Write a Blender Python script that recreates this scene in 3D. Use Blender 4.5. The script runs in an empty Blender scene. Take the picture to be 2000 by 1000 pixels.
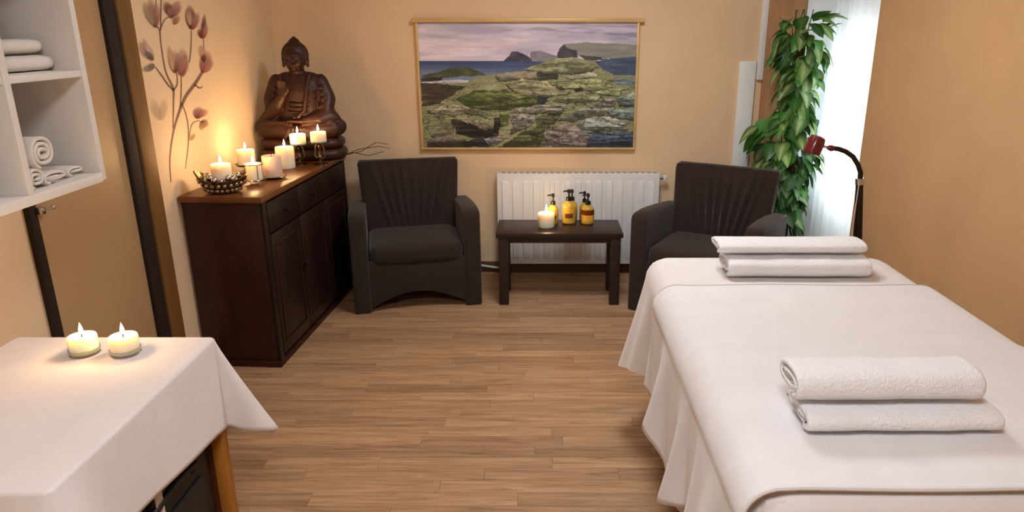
import bpy, bmesh, math, random
import numpy as np
from mathutils import Vector, Matrix
random.seed(7); rng = np.random.default_rng(5)
S = bpy.context.scene; COL = S.collection
PI = math.pi; R = math.radians

# ---------------------------------------------------------------- camera
F, CX, CY, CAMH = 1390., 1060., 500., 1.6
PITCH = math.atan2(440, F)
cam = bpy.data.cameras.new('camera'); co = bpy.data.objects.new('camera', cam); COL.objects.link(co)
cam.sensor_fit = 'HORIZONTAL'; cam.sensor_width = 36.; cam.lens = F / 2000 * 36.
cam.shift_x = (1000 - CX) / 2000.; cam.shift_y = (CY - 500) / 2000.
cam.clip_start = .02
co.location = (0, 0, CAMH); co.rotation_euler = (PI/2 - PITCH, 0, 0)
S.camera = co
S.view_settings.view_transform = 'Standard'; S.view_settings.look = 'None'
S.view_settings.gamma = 1; S.view_settings.use_curve_mapping = False
S.view_settings.exposure = 0.17
# ---------------------------------------------------------------- world: overcast daylight outside
W = bpy.data.worlds.new('world'); S.world = W; W.use_nodes = True
W.node_tree.nodes['Background'].inputs[0].default_value = (.80, .90, 1.0, 1)
W.node_tree.nodes['Background'].inputs[1].default_value = 14.0
# portal for the window in the right wall
pl = bpy.data.lights.new('window_portal', 'AREA'); pl.shape = 'RECTANGLE'; pl.size = 1.1; pl.size_y = .62
po = bpy.data.objects.new('window_portal', pl); COL.objects.link(po)
po.location = (2.02, 4.32, 1.08); po.rotation_euler = (0, PI/2, 0); pl.cycles.is_portal = True
CEIL_LAMPS = [((.25, 3.0, 2.52), .34, 24), ((-.1, .2, 2.52), .34, 30)]
LAMP_COL = (.84, .92, 1.0)

# ---------------------------------------------------------------- pixel -> place (distance from the plane touched)
_f = np.array([0, math.cos(PITCH), -math.sin(PITCH)]); _u = np.array([0, math.sin(PITCH), math.cos(PITCH)]); _r = np.array([1., 0, 0])
_C = np.array([0, 0, CAMH])
def _ray(x, y): return _f*F + _r*(x-CX) - _u*(y-CY)
def onZ(x, y, z): d = _ray(x, y); return Vector(_C + d*((z-CAMH)/d[2]))
def onY(x, y, v): d = _ray(x, y); return Vector(_C + d*(v/d[1]))
def onX(x, y, v): d = _ray(x, y); return Vector(_C + d*(v/d[0]))

# ---------------------------------------------------------------- materials
def lin(c): return tuple(((v/255.)/12.92 if v <= 10 else ((v/255.+.055)/1.055)**2.4) for v in c)
class NT:
    def __init__(s, name):
        s.m = bpy.data.materials.new(name); s.m.use_nodes = True; s.t = s.m.node_tree
        s.b = s.t.nodes['Principled BSDF']; s.out = s.t.nodes['Material Output']
    def n(s, typ, **kw):
        nd = s.t.nodes.new(typ)
        for k, v in kw.items():
            if k.startswith('_'): setattr(nd, k[1:], v)
            else:
                key = int(k[1:]) if k[0] == 'i' and k[1:].isdigit() else k.replace('_', ' ')
                nd.inputs[key].default_value = v
        return nd
    def l(s, a, b): s.t.links.new(a, b)
    def ramp(s, fac, stops):
        r = s.t.nodes.new('ShaderNodeValToRGB'); s.l(fac, r.inputs[0])
        e = r.color_ramp.elements
        while len(e) < len(stops): e.new(.5)
        for el, (p, c) in zip(e, stops): el.position = p; el.color = (*c, 1)
        return r.outputs[0]
    def noise(s, scale, detail=3, rough=.5, stretch=None, coord='Object'):
        tc = s.t.nodes.new('ShaderNodeTexCoord'); v = tc.outputs[coord]
        if coord == 'World':
            pass
        if stretch:
            mp = s.t.nodes.new('ShaderNodeMapping'); mp.inputs['Scale'].default_value = stretch; s.l(v, mp.inputs[0]); v = mp.outputs[0]
        n = s.n('ShaderNodeTexNoise', Scale=scale, Detail=detail, Roughness=rough); s.l(v, n.inputs['Vector'])
        return n.outputs['Fac']
    def bump(s, h, strength=.2, dist=.002):
        b = s.n('ShaderNodeBump', Strength=strength, Distance=dist); s.l(h, b.inputs['Height']); s.l(b.outputs[0], s.b.inputs['Normal'])
def mat(name, c, rough=.6, metal=0, var=0, vscale=6, bump=0, bscale=200, bdist=.001, stretch=None, coat=0, sheen=0, spec=.5, trans=0, ior=1.45, sss=0, emit=0, ecol=None):
    q = NT(name); c = lin(c); b = q.b
    b.inputs['Base Color'].default_value = (*c, 1); b.inputs['Roughness'].default_value = rough; b.inputs['Metallic'].default_value = metal
    b.inputs['Specular IOR Level'].default_value = spec; b.inputs['Coat Weight'].default_value = coat; b.inputs['Sheen Weight'].default_value = sheen
    b.inputs['Transmission Weight'].default_value = trans; b.inputs['IOR'].default_value = ior
    if var:
        f = q.noise(vscale, 4, .6, stretch)
        q.l(q.ramp(f, [(.3, tuple(v*(1-var) for v in c)), (.7, tuple(min(1, v*(1+var)) for v in c))]), b.inputs['Base Color'])
    if bump: q.bump(q.noise(bscale, 3, .6, stretch), bump, bdist)
    if sss:
        b.inputs['Subsurface Weight'].default_value = 1; b.inputs['Subsurface Radius'].default_value = (1, .55, .25); b.inputs['Subsurface Scale'].default_value = sss
    if emit:
        b.inputs['Emission Color'].default_value = (*lin(ecol or (255, 255, 255)), 1); b.inputs['Emission Strength'].default_value = emit
    return q.m
M = {}
M['wall'] = mat('wall_paint', (228, 200, 164), .85, var=.05, vscale=1.7, bump=.15, bscale=60, bdist=.002)
M['wall_tan'] = mat('wall_tan_paint', (212, 172, 126), .85, var=.06, vscale=2.2, bump=.2, bscale=90, bdist=.002)
M['white_wall'] = mat('white_wall_paint', (228, 226, 222), .8, bump=.1, bscale=60)
M['ceil'] = mat('ceiling_paint', (232, 222, 208), .9)
M['floor_base'] = mat('floor_underlay', (88, 62, 40), .7, var=.2, vscale=5, stretch=(1, 14, 1))
M['base_wood'] = mat('baseboard_wood', (84, 54, 38), .5, var=.2, stretch=(1, 8, 8))
M['mahog'] = mat('mahogany_veneer', (50, 23, 17), .42, var=.28, vscale=5, stretch=(6, 6, .7), bump=.05, bscale=60, spec=.4)
M['mahog_top_glow'] = mat('mahogany_top_glow', (112, 66, 32), .36, var=.22, vscale=4, stretch=(7, .8, 7), spec=.5)  # worktop base lightened to carry its golden glow and reflection
M['mahog_dark'] = mat('mahogany_dark', (36, 19, 15), .42, var=.2, vscale=5, stretch=(6, 6, .7), spec=.4)
M['espresso'] = mat('espresso_wood', (46, 32, 29), .4, var=.15, vscale=6, stretch=(1, 10, 10), spec=.4)
M['chair'] = mat('charcoal_fabric', (50, 41, 36), .9, var=.10, vscale=9, bump=.25, bscale=420, bdist=.001, sheen=.15, spec=.2)
M['chair_foot'] = mat('black_foot', (22, 20, 19), .6)
M['rad'] = mat('radiator_enamel', (226, 228, 230), .35)
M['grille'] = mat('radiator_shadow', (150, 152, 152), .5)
M['chrome'] = mat('chrome', (200, 198, 192), .2, 1)
M['silver'] = mat('antique_silver', (158, 148, 128), .22, 1, var=.25, vscale=30)
M['bronze'] = mat('mosaic_bronze', (106, 86, 58), .25, 1, var=.4, vscale=40)
M['frame_gold'] = mat('pale_gilt_frame', (214, 180, 122), .42, .15, var=.1, vscale=8)
M['gold_trim'] = mat('brass_brown_trim', (122, 86, 42), .6, .1, var=.15, vscale=5, stretch=(4, 4, .6))
M['dark_trim'] = mat('dark_brown_trim', (34, 19, 12), .75, var=.15, stretch=(4, 4, .5))
M['door'] = mat('beige_mirror_reflection', (184, 150, 110), .5, var=.05, vscale=2)  # beige stands for the tan wall reflected in the mirror
M['shelf'] = mat('white_laminate', (224, 218, 212), .5, var=.02)
def terry(name, c, bs=260, st=.55, d=.004, var=.03):
    q = NT(name); c = lin(c); q.b.inputs['Roughness'].default_value = .95; q.b.inputs['Sheen Weight'].default_value = .3
    q.b.inputs['Specular IOR Level'].default_value = .15
    f = q.noise(9, 4, .6); q.l(q.ramp(f, [(.3, tuple(v*(1-var) for v in c)), (.7, tuple(min(1, v*(1+var)) for v in c))]), q.b.inputs['Base Color'])
    q.bump(q.noise(bs, 4, .65), st, d); return q.m
M['towel'] = terry('white_terry', (246, 246, 250), 130, .8, .008)
M['towel_shelf'] = terry('cream_terry', (226, 218, 208), 240, .6)
M['blanket'] = terry('white_fleece', (228, 226, 229), 330, .4, .003)
M['sheet'] = terry('white_sheet', (222, 217, 216), 420, .25, .002)
M['seam_crease_shade'] = terry('grey_seam_crease_shade', (176, 170, 168), 400, .3)
M['cloth'] = terry('white_tablecloth', (226, 219, 219), 30, .25, .006)
M['wax'] = mat('candle_wax', (250, 238, 214), .45, sss=.03)
M['wax_pink'] = mat('pale_pink_wax', (226, 202, 184), .5, sss=.015)
M['wick'] = mat('wick', (30, 22, 18), .9)
M['glass'] = mat('clear_glass', (250, 248, 240), .03, trans=1)
M['statue'] = mat('carved_reddish_wood', (50, 25, 16), .45, var=.25, vscale=14, stretch=(1, 1, 3), bump=.15, bscale=90, spec=.4)
M['bottle'] = mat('amber_bottle', (248, 212, 90), .08, trans=.5)
M['bottle_brown'] = mat('brown_bottle', (216, 170, 60), .06, trans=.8)
M['oil'] = mat('golden_oil', (240, 186, 36), .3, trans=.15)
M['oil_dark'] = mat('dark_brown_oil', (110, 50, 16), .2)
M['label'] = mat('orange_label', (238, 168, 60), .6)
M['label_dark'] = mat('brown_label_print', (104, 62, 20), .6)
M['black'] = mat('black_plastic', (18, 18, 18), .4)
M['bag'] = mat('black_nylon', (14, 15, 15), .55, bump=.3, bscale=120)
M['pole'] = mat('dark_metal_pole', (44, 38, 30), .35, .6)
M['lamp_red'] = mat('dark_red_lacquer', (98, 10, 18), .3, coat=.5)
M['pine'] = mat('pine_wood', (176, 116, 44), .5, var=.2, vscale=6, stretch=(5, 5, .8))
M['pine_dark'] = mat('reddish_pine', (92, 46, 24), .5, var=.2, vscale=6, stretch=(5, 5, .8))
M['post'] = mat('tan_post_wood', (176, 132, 92), .6, var=.2, vscale=5, stretch=(8, 8, .6))
M['stem'] = mat('plant_stem', (66, 92, 40), .6, var=.2)
M['moss'] = mat('moss_pole', (82, 66, 40), .95, var=.4, vscale=40, bump=.6, bscale=90, bdist=.01)
M['pot'] = mat('terracotta_pot', (150, 92, 62), .8, var=.1)
M['soil'] = mat('potting_soil', (40, 28, 20), .95, var=.3, vscale=60)
M['panel_white'] = mat('pale_panel', (236, 240, 242), .5, var=.03, vscale=5)
M['tag_white'] = mat('paper_tag', (206, 196, 184), .7)
M['tag_red'] = mat('red_print', (150, 50, 44), .7)
M['lampglass'] = mat('lamp_diffuser', (255, 240, 220), .5, emit=6, ecol=(255, 226, 190))
def flame_mat():
    q = NT('candle_flame'); t = q.t
    e = q.n('ShaderNodeEmission', Color=(*lin((255, 226, 150)), 1), Strength=14); q.l(e.outputs[0], q.out.inputs[0]); return q.m
M['flame'] = flame_mat()
def curtain_mat():
    q = NT('sheer_curtain'); d = q.n('ShaderNodeBsdfDiffuse', Color=(.85, .87, .88, 1)); tr = q.n('ShaderNodeBsdfTranslucent', Color=(.85, .88, .9, 1))
    mx = q.n('ShaderNodeMixShader', i0=.55); q.l(d.outputs[0], mx.inputs[1]); q.l(tr.outputs[0], mx.inputs[2]); q.l(mx.outputs[0], q.out.inputs[0]); return q.m
M['curtain'] = curtain_mat()
def plank_mat():
    q = NT('laminate_plank'); oi = q.t.nodes.new('ShaderNodeObjectInfo'); g = q.t.nodes.new('ShaderNodeNewGeometry')
    off = q.n('ShaderNodeVectorMath', _operation='SCALE'); cb = q.t.nodes.new('ShaderNodeCombineXYZ')
    for k in range(3): q.l(oi.outputs['Random'], cb.inputs[k])
    q.l(cb.outputs[0], off.inputs[0]); off.inputs['Scale'].default_value = 37.
    ad = q.n('ShaderNodeVectorMath', _operation='ADD'); q.l(g.outputs['Position'], ad.inputs[0]); q.l(off.outputs[0], ad.inputs[1])
    mp = q.t.nodes.new('ShaderNodeMapping'); mp.inputs['Scale'].default_value = (1.1, 16, 1); q.l(ad.outputs[0], mp.inputs[0])
    n1 = q.n('ShaderNodeTexNoise', Scale=2.6, Detail=6, Roughness=.68, Distortion=.9); q.l(mp.outputs[0], n1.inputs['Vector'])
    mp2 = q.t.nodes.new('ShaderNodeMapping'); mp2.inputs['Scale'].default_value = (2.5, 120, 1); q.l(ad.outputs[0], mp2.inputs[0])
    n2 = q.n('ShaderNodeTexNoise', Scale=2., Detail=3); q.l(mp2.outputs[0], n2.inputs['Vector'])
    c1 = q.ramp(n1.outputs['Fac'], [(.22, lin((98, 68, 48))), (.40, lin((162, 126, 94))), (.58, lin((186, 150, 115))), (.8, lin((200, 166, 132)))])
    c2 = q.ramp(oi.outputs['Random'], [(0, (.74, .71, .68)), (.25, (.9, .88, .87)), (.6, (1, 1, 1)), (1, (1.1, 1.09, 1.06))])
    c3 = q.ramp(n2.outputs['Fac'], [(.3, (.86, .84, .82)), (.7, (1.05, 1.05, 1.05))])
    m1 = q.n('ShaderNodeMix', _data_type='RGBA', _blend_type='MULTIPLY'); m1.inputs[0].default_value = 1; q.l(c1, m1.inputs[6]); q.l(c2, m1.inputs[7])
    m2 = q.n('ShaderNodeMix', _data_type='RGBA', _blend_type='MULTIPLY'); m2.inputs[0].default_value = 1; q.l(m1.outputs[2], m2.inputs[6]); q.l(c3, m2.inputs[7])
    q.l(m2.outputs[2], q.b.inputs['Base Color']); q.b.inputs['Roughness'].default_value = .42; q.b.inputs['Specular IOR Level'].default_value = .4
    q.bump(n2.outputs['Fac'], .08, .001); return q.m
M['plank'] = plank_mat()
def attr_mat(name, rough, alpha=False):
    q = NT(name); a = q.t.nodes.new('ShaderNodeAttribute'); a.attribute_name = 'col'
    q.l(a.outputs['Color'], q.b.inputs['Base Color']); q.b.inputs['Roughness'].default_value = rough
    if alpha: q.l(a.outputs['Alpha'], q.b.inputs['Alpha'])
    return q.m
M['print'] = attr_mat('landscape_print', .45)
M['mural'] = attr_mat('mural_paint', .85, True)
def leaf_mat(name, dark, light, vein):
    q = NT(name); oi = q.t.nodes.new('ShaderNodeObjectInfo'); a = q.t.nodes.new('ShaderNodeAttribute'); a.attribute_name = 'col'
    base = q.ramp(oi.outputs['Random'], [(0, lin(dark)), (.55, lin(((dark[0]+light[0])//2, (dark[1]+light[1])//2, (dark[2]+light[2])//2))), (1, lin(light))])
    mx = q.n('ShaderNodeMix', _data_type='RGBA'); q.l(a.outputs['Fac'], mx.inputs[0]); q.l(base, mx.inputs[6]); mx.inputs[7].default_value = (*lin(vein), 1)
    q.l(mx.outputs[2], q.b.inputs['Base Color']); q.b.inputs['Roughness'].default_value = .38
    tr = q.n('ShaderNodeBsdfTranslucent'); q.l(mx.outputs[2], tr.inputs[0]); ms = q.n('ShaderNodeMixShader', i0=.25)
    q.l(q.b.outputs[0], ms.inputs[1]); q.l(tr.outputs[0], ms.inputs[2]); q.l(ms.outputs[0], q.out.inputs[0]); return q.m
M['leaf_a'] = leaf_mat('leaf_deep_green', (22, 70, 24), (70, 140, 52), (150, 196, 128))
M['leaf_b'] = leaf_mat('leaf_variegated', (46, 96, 34), (128, 172, 78), (206, 222, 160))

# ---------------------------------------------------------------- mesh helpers
class MB:
    def __init__(s): s.v = []; s.f = []
    def add(s, vs, fs):
        o = len(s.v); s.v += [tuple(p) for p in vs]; s.f += [tuple(i+o for i in f) for f in fs]; return s
    def bm(s, bm, M4=None):
        bm.verts.index_update(); vs = [(M4 @ v.co if M4 else v.co.copy()) for v in bm.verts]
        s.add(vs, [[v.index for v in f.verts] for f in bm.faces]); bm.free(); return s
    def box(s, x0, x1, y0, y1, z0, z1, r=0, seg=2, M4=None):
        b = bmesh.new(); bmesh.ops.create_cube(b, size=1)
        for v in b.verts: v.co = Vector((x0+(v.co.x+.5)*(x1-x0), y0+(v.co.y+.5)*(y1-y0), z0+(v.co.z+.5)*(z1-z0)))
        if r: bmesh.ops.bevel(b, geom=b.edges[:], offset=r, segments=seg, profile=.5, affect='EDGES')
        return s.bm(b, M4)
    def tube(s, pts, r, n=8, caps=True):
        pts = [Vector(p) for p in pts]; rs = r if isinstance(r, (list, tuple)) else [r]*len(pts)
        rings = []; up = None
        for i, p in enumerate(pts):
            t = (pts[min(i+1, len(pts)-1)] - pts[max(i-1, 0)]).normalized()
            if up is None: up = t.orthogonal().normalized()
            up = (up - t*up.dot(t)).normalized(); w = t.cross(up)
            rings.append([p + (up*math.cos(2*PI*k/n) + w*math.sin(2*PI*k/n))*rs[i] for k in range(n)])
        return s.loft(rings, caps)
    def loft(s, rings, caps=True, closed=True):
        n = len(rings[0]); vs = [p for r in rings for p in r]; fs = []
        for i in range(len(rings)-1):
            for k in range(n if closed else n-1):
                k2 = (k+1) % n; fs.append((i*n+k, i*n+k2, (i+1)*n+k2, (i+1)*n+k))
        if caps and closed:
            fs.append(tuple(range(n-1, -1, -1))); fs.append(tuple((len(rings)-1)*n+k for k in range(n)))
        return s.add(vs, fs)
    def lathe(s, prof, c=(0, 0, 0), n=24, caps=True):
        return s.loft([[(c[0]+r*math.cos(2*PI*k/n), c[1]+r*math.sin(2*PI*k/n), c[2]+z) for k in range(n)] for r, z in prof], caps)
    def prism(s, poly, axis, a, b, bev=0, seg=2):
        """poly: 2D points; axis: extrude axis; bevelled"""
        bm = bmesh.new()
        def mk(p, t): return {'x': (t, p[0], p[1]), 'y': (p[0], t, p[1]), 'z': (p[0], p[1], t)}[axis]
        A = [bm.verts.new(mk(p, a)) for p in poly]; B = [bm.verts.new(mk(p, b)) for p in poly]; n = len(poly)
        bm.faces.new(A); bm.faces.new(B[::-1])
        for i in range(n): bm.faces.new((A[i], B[i], B[(i+1) % n], A[(i+1) % n]))
        bmesh.ops.recalc_face_normals(bm, faces=bm.faces[:])
        if bev:
            bmesh.ops.bevel(bm, geom=[e for e in bm.edges if e.calc_face_angle(0) > .5], offset=bev, segments=seg, profile=.5, affect='EDGES', clamp_overlap=True)
        return s.bm(bm)
    def ball(s, c, r, u=12, v=8, sc=(1, 1, 1), rot=None):
        b = bmesh.new(); bmesh.ops.create_uvsphere(b, u_segments=u, v_segments=v, radius=1)
        m = Matrix.Translation(c) @ (rot.to_4x4() if rot else Matrix()) @ Matrix.Diagonal((r*sc[0], r*sc[1], r*sc[2], 1))
        return s.bm(b, m)
    def mesh(s, name, smooth=40):
        me = bpy.data.meshes.new(name); me.from_pydata(s.v, [], s.f)
        b = bmesh.new(); b.from_mesh(me); bmesh.ops.recalc_face_normals(b, faces=b.faces[:]); b.to_mesh(me); b.free()
        if smooth:
            me.polygons.foreach_set('use_smooth', [True]*len(me.polygons)); me.set_sharp_from_angle(angle=R(smooth))
        return me
    def build(s, name, m, parent=None, smooth=40, label=None):
        me = s.mesh(name, smooth); me.materials.append(M[m] if isinstance(m, str) else m)
        return link(name, me, parent, label)
def link(name, me, parent=None, label=None):
    o = bpy.data.objects.new(name, me); COL.objects.link(o); o.parent = parent
    if label: o['label'] = label
    return o
def tag(o, label, cat, group=None):
    o['label'] = label; o['category'] = cat
    if group: o['group'] = group
    return o
def thing(name, label, cat, loc=(0, 0, 0), rz=0, group=None):
    o = bpy.data.objects.new(name, None); COL.objects.link(o); o.location = loc; o.rotation_euler = (0, 0, rz); o.empty_display_size = .05
    return tag(o, label, cat, group)
def struct(o): o['kind'] = 'structure'; return o
def copy_tree(o, parent=None):
    c = o.copy(); COL.objects.link(c); c.parent = parent
    for ch in list(o.children): copy_tree(ch, c)
    return c
def B(name, m, parent, *a, r=0, **k): return MB().box(*a, r=r).build(name, m, parent, **k)

# ================================================================ THE ROOM
XL, XR, YB, YF, ZC = -1.70, 1.80, 4.70, -1.7, 2.55
fl = struct(B('floor', 'floor_base', None, XL-.1, 2.2, YF-.1, YB+.12, -.06, -.009))
pm = MB().box(0, 1, 0, 1, 0, 1).mesh('plank', 0); pm.materials.append(M['plank'])
RW = .0755; y = YB - .004; row = 0
while y - RW > 1.25:
    x = XL + .004 - random.uniform(0, .5)
    while x < XR+.2:
        L = random.choice([.48, .62, .74, .9, 1.05]) * random.uniform(.9, 1.1)
        a, b = max(x, XL+.003), min(x+L, XR+.24)
        if b - a > .02:
            p = link('plank', pm, fl); p.location = (a, y-RW+.0008, -.009); p.scale = (b-a-.001, RW-.0012, .009)
        x += L
    y -= RW; row += 1
MB().box(XL, XR+.24, YF, y, -.0089, 0).build('floor_boards', 'plank', fl)
struct(B('wall_back', 'wall', None, XL-.1, 2.2, YB, YB+.1, -.06, ZC))
struct(B('wall_left', 'wall', None, XL-.1, XL, YF, YB, -.06, ZC))
struct(B('wall_right', 'wall_tan', None, XR, XR+.1, YF, 4.02, -.06, ZC))
struct(B('wall_front', 'wall', None, XL-.1, 2.2, YF-.1, YF, -.06, ZC))
struct(B('ceiling', 'ceil', None, XL-.1, 2.2, YF-.1, YB+.1, ZC, ZC+.08))
w = MB(); w.box(2.02, 2.12, 3.85, YB, -.06, .53); w.box(2.02, 2.12, 3.85, YB, 1.63, ZC); w.box(2.02, 2.12, 3.85, 4.0, .53, 1.63); w.box(2.02, 2.12, 4.64, YB, .53, 1.63)
w.box(XR+.1, 2.12, 3.83, 4.02, -.06, ZC)
struct(w.build('wall_window', 'white_wall'))
wn = bpy.data.objects.new('window_1', None); COL.objects.link(wn); struct(wn); wn.location = (2.05, 4.32, .53)
f = MB(); f.box(-.02, .03, -.32, -.26, 0, 1.1, r=.004); f.box(-.02, .03, .26, .32, 0, 1.1, r=.004); f.box(-.02, .03, -.26, .26, 0, .05, r=.004); f.box(-.02, .03, -.26, .26, 1.05, 1.1, r=.004); f.box(-.015, .025, -.26, .26, .72, .76, r=.004)
f.build('window_frame', 'rad', wn)
MB().box(0, .006, -.26, .26, .05, .72).build('pane', 'glass', wn); MB().box(0, .006, -.26, .26, .76, 1.05).build('pane', 'glass', wn)
struct(B('baseboard_back', 'base_wood', None, XL, 1.35, YB-.018, YB, 0, .075, r=.003))
struct(B('baseboard_left', 'base_wood', None, XL, XL+.018, 3.07, YB-.018, 0, .075, r=.003))
# corner post behind the plant with its white edge strips
struct(B('trim_1', 'post', None, 1.405, 1.63, YB-.05, YB, 0, ZC, r=.004))
MB().box(1.365, 1.404, YB-.03, YB, 1.3, ZC, r=.003).build('trim_2', 'panel_white')['kind'] = 'structure'
MB().box(1.64, 2.01, YB-.03, YB, 0, ZC, r=.003).build('trim_3', 'panel_white')['kind'] = 'structure'
pn = B('wall_panel', 'panel_white', None, 1.255, 1.36, YB-.02, YB, .3, 1.415, r=.004)
tag(pn, 'pale white panel on the back wall left of the climbing plant', 'panel')
# sheer curtain
cv = []; ny, nz = 90, 10
for j in range(nz):
    for i in range(ny):
        t = i/(ny-1); z = .03 + (ZC-.062)*j/(nz-1); yy = 4.035 + t*.625
        cv.append((1.815 + .012*math.sin(t*46 + .3*math.sin(t*9)) + .008*math.sin(t*19+z), yy, z))
c = MB().add(cv, [(j*ny+i, j*ny+i+1, (j+1)*ny+i+1, (j+1)*ny+i) for j in range(nz-1) for i in range(ny-1)]).build('curtain', 'curtain', smooth=80)
tag(c, 'sheer white curtain glowing with daylight beside the tan wall', 'curtain')
rod = MB().tube([(1.815, 4.03, ZC-.016), (1.815, 4.69, ZC-.016)], .012).build('curtain_rod', 'chrome'); tag(rod, 'slim curtain rod under the ceiling', 'rod')

# ---- mirrored door in the left wall, its reflection painted plain beige
d = bpy.data.objects.new('door_1', None); COL.objects.link(d); struct(d); d.location = (XL, 2.6, 0)
y0 = -2.6
B('mirror_panel', 'door', d, .001, .012, 2.30+y0, 2.87+y0, .02, 2.2, r=.002)
B('door_frame', 'dark_trim', d, .0, .030, 2.865+y0, 2.945+y0, 0, 2.3, r=.004, label='dark brown door frame strip')
B('door_trim', 'gold_trim', d, .0, .038, 2.947+y0, 3.05+y0, 0, 2.3, r=.005, label='brass brown edge trim')
B('door_edge', 'dark_trim', d, .0, .022, 2.262+y0, 2.298+y0, .02, 2.2, r=.003)
B('door_head', 'dark_trim', d, .0, .030, 2.262+y0, 2.863+y0, 2.202, 2.26, r=.003)
for z in (1.03,):
    h = MB(); h.box(.02, .045, 2.288+y0, 2.306+y0, z-.012, z+.012, r=.002); h.tube([(.035, 2.30+y0, z), (.05, 2.33+y0, z+.003)], .005); h.ball((.05, 2.335+y0, z+.003), .008)
    h.build('latch', 'chrome', d)

# ---- ceiling lamps (above the frame; rear one added to brighten the back wall)
for loc, rad, watt in CEIL_LAMPS:
    t = thing('ceiling_lamp', 'round flush ceiling lamp ' + ('added to brighten the back wall' if loc[1] > 2 else 'above the foot of the massage table'), 'lamp', (loc[0], loc[1], ZC), 0, 'ceiling lamps')
    MB().lathe([(rad+.02, 0), (rad+.02, -.03), (rad+.005, -.034), (rad+.005, 0)], n=32, caps=False).build('rim', 'chrome', t)
    MB().lathe([(rad, -.012), (rad, -.018), (rad*.9, -.024), (.01, -.026)], n=32).build('diffuser', 'lampglass', t)
    li = bpy.data.lights.new('ceiling_lamp_light', 'AREA'); li.shape = 'DISK'; li.size = rad*2; li.energy = watt; li.color = LAMP_COL
    lo = bpy.data.objects.new('ceiling_lamp_light', li); COL.objects.link(lo); lo.parent = t; lo.location = (0, 0, -.04)

# ================================================================ MASSAGE TABLE
TZ, TX0, TX1, TY0, TY1 = .745, .405, 1.375, 1.155, 2.74
t = thing('massage_table', 'long padded massage table hidden under white sheets on the right', 'massage table', (.89, 1.95, 0))
ox, oy = -.89, -1.95
B('mattress', 'sheet', t, TX0+.012+ox, TX1-.012+ox, TY0+.012+oy, TY1-.012+oy, TZ-.13, TZ-.006, r=.055)
B('table_frame', 'pine', t, TX0+.06+ox, TX1-.06+ox, TY0+.08+oy, TY1-.08+oy, TZ-.18, TZ-.132, r=.006)
for x in (TX0+.12, TX1-.12):
    for yy in (TY0+.16, TY1-.16): B('leg', 'pine', t, x-.03+ox, x+.03+ox, yy-.03+oy, yy+.03+oy, 0, TZ-.181, r=.006)
for yy in (TY0+.16, TY1-.16): B('stretcher', 'pine', t, TX0+.15+ox, TX1-.15+ox, yy-.015+oy, yy+.015+oy, .18, .23, r=.004)

def perimeter(x0, x1, y0, y1, rc, step=.018, nc=14):
    """points (p, normal, arc distance, distance to nearest corner, corner index) counter-clockwise"""
    out = []; cs = [((x1-rc, y0+rc), -PI/2), ((x1-rc, y1-rc), 0), ((x0+rc, y1-rc), PI/2), ((x0+rc, y0+rc), PI)]
    for i, ((cx, cy), a0) in enumerate(cs):
        for k in range(nc+1):
            a = a0 + PI/2*k/nc; out.append([(cx+rc*math.cos(a), cy+rc*math.sin(a)), (math.cos(a), math.sin(a)), 0, 0, i, (k/nc-.5)])
        (nx, ny), a1 = cs[(i+1) % 4]; pa = out[-1][0]; pb = (nx+rc*math.cos(a1), ny+rc*math.sin(a1)); n = (math.cos(a1), math.sin(a1))
        L = math.hypot(pb[0]-pa[0], pb[1]-pa[1]); m = max(2, int(L/step))
        for k in range(1, m):
            q = k/m; dl = q*L; near = i if q < .5 else (i+1) % 4
            out.append([(pa[0]+(pb[0]-pa[0])*q, pa[1]+(pb[1]-pa[1])*q), n, 0, min(dl, L-dl), near, 1 if q < .5 else -1])
    s = 0
    for i, o in enumerate(out):
        if i: s += math.hypot(o[0][0]-out[i-1][0][0], o[0][1]-out[i-1][0][1])
        o[2] = s
    return out
def drape(box, z, rc, r, hang, out, name, m, parent=None, nh=16, wrinkle=.002):
    P = perimeter(*box, rc); cx, cy = (box[0]+box[1])/2, (box[2]+box[3])/2
    rings = []
    for k in (.15, .35, .55, .72, .86, .95, 1.):
        rings.append([(cx+(p[0][0]-r*p[1][0]-cx)*k, cy+(p[0][1]-r*p[1][1]-cy)*k, z + wrinkle*math.sin(9*p[0][0]*k+5*p[0][1])*math.sin(7*p[0][1]*k+2)*(1-k)) for p in P])
    for j in range(1, 6):
        a = PI/2*j/5; rings.append([(p[0][0]-r*(1-math.sin(a))*p[1][0], p[0][1]-r*(1-math.sin(a))*p[1][1], z-r*(1-math.cos(a))) for p in P])
    for j in range(1, nh+1):
        q = j/nh; rg = []
        for p in P:
            L = hang(p)-r; o = out(p, q); rg.append((p[0][0]+o*p[1][0], p[0][1]+o*p[1][1], z-r-L*q))
        rings.append(rg)
    mb = MB().loft(rings, caps=False); n = len(P); mb.add([(cx, cy, z)], [])
    ci = len(mb.v)-1
    mb.f += [(ci, k, (k+1) % n) for k in range(n)]
    ob = mb.build(name, m, parent, smooth=70)
    return ob
G = lambda d, w: math.exp(-(d/w)**2)
def sh_hang(p):
    s, dc, ci = p[2], p[3], p[4]
    L = .40 + .012*math.sin(s*17)
    if ci == 2: L = .40 + .06*G(dc, .10) + .012*math.sin(s*23)
    if ci in (0, 3) : L = .46
    return L
def sh_out(p, q):
    s, dc, ci = p[2], p[3], p[4]
    o = (.010 + .016*math.sin(s*26+1.2*math.sin(s*5)))*q**1.3
    if ci == 2: o += .075*G(dc, .13)*q**1.1 + .02*math.sin(s*44)*q*G(dc, .25)
    return max(o, -.006)
sh = drape((TX0, TX1, TY0, TY1), TZ, .10, .075, sh_hang, sh_out, 'bed_sheet', 'sheet', nh=18)
tag(sh, 'white sheet draped over the massage table with a flaring far corner', 'sheet')

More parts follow.
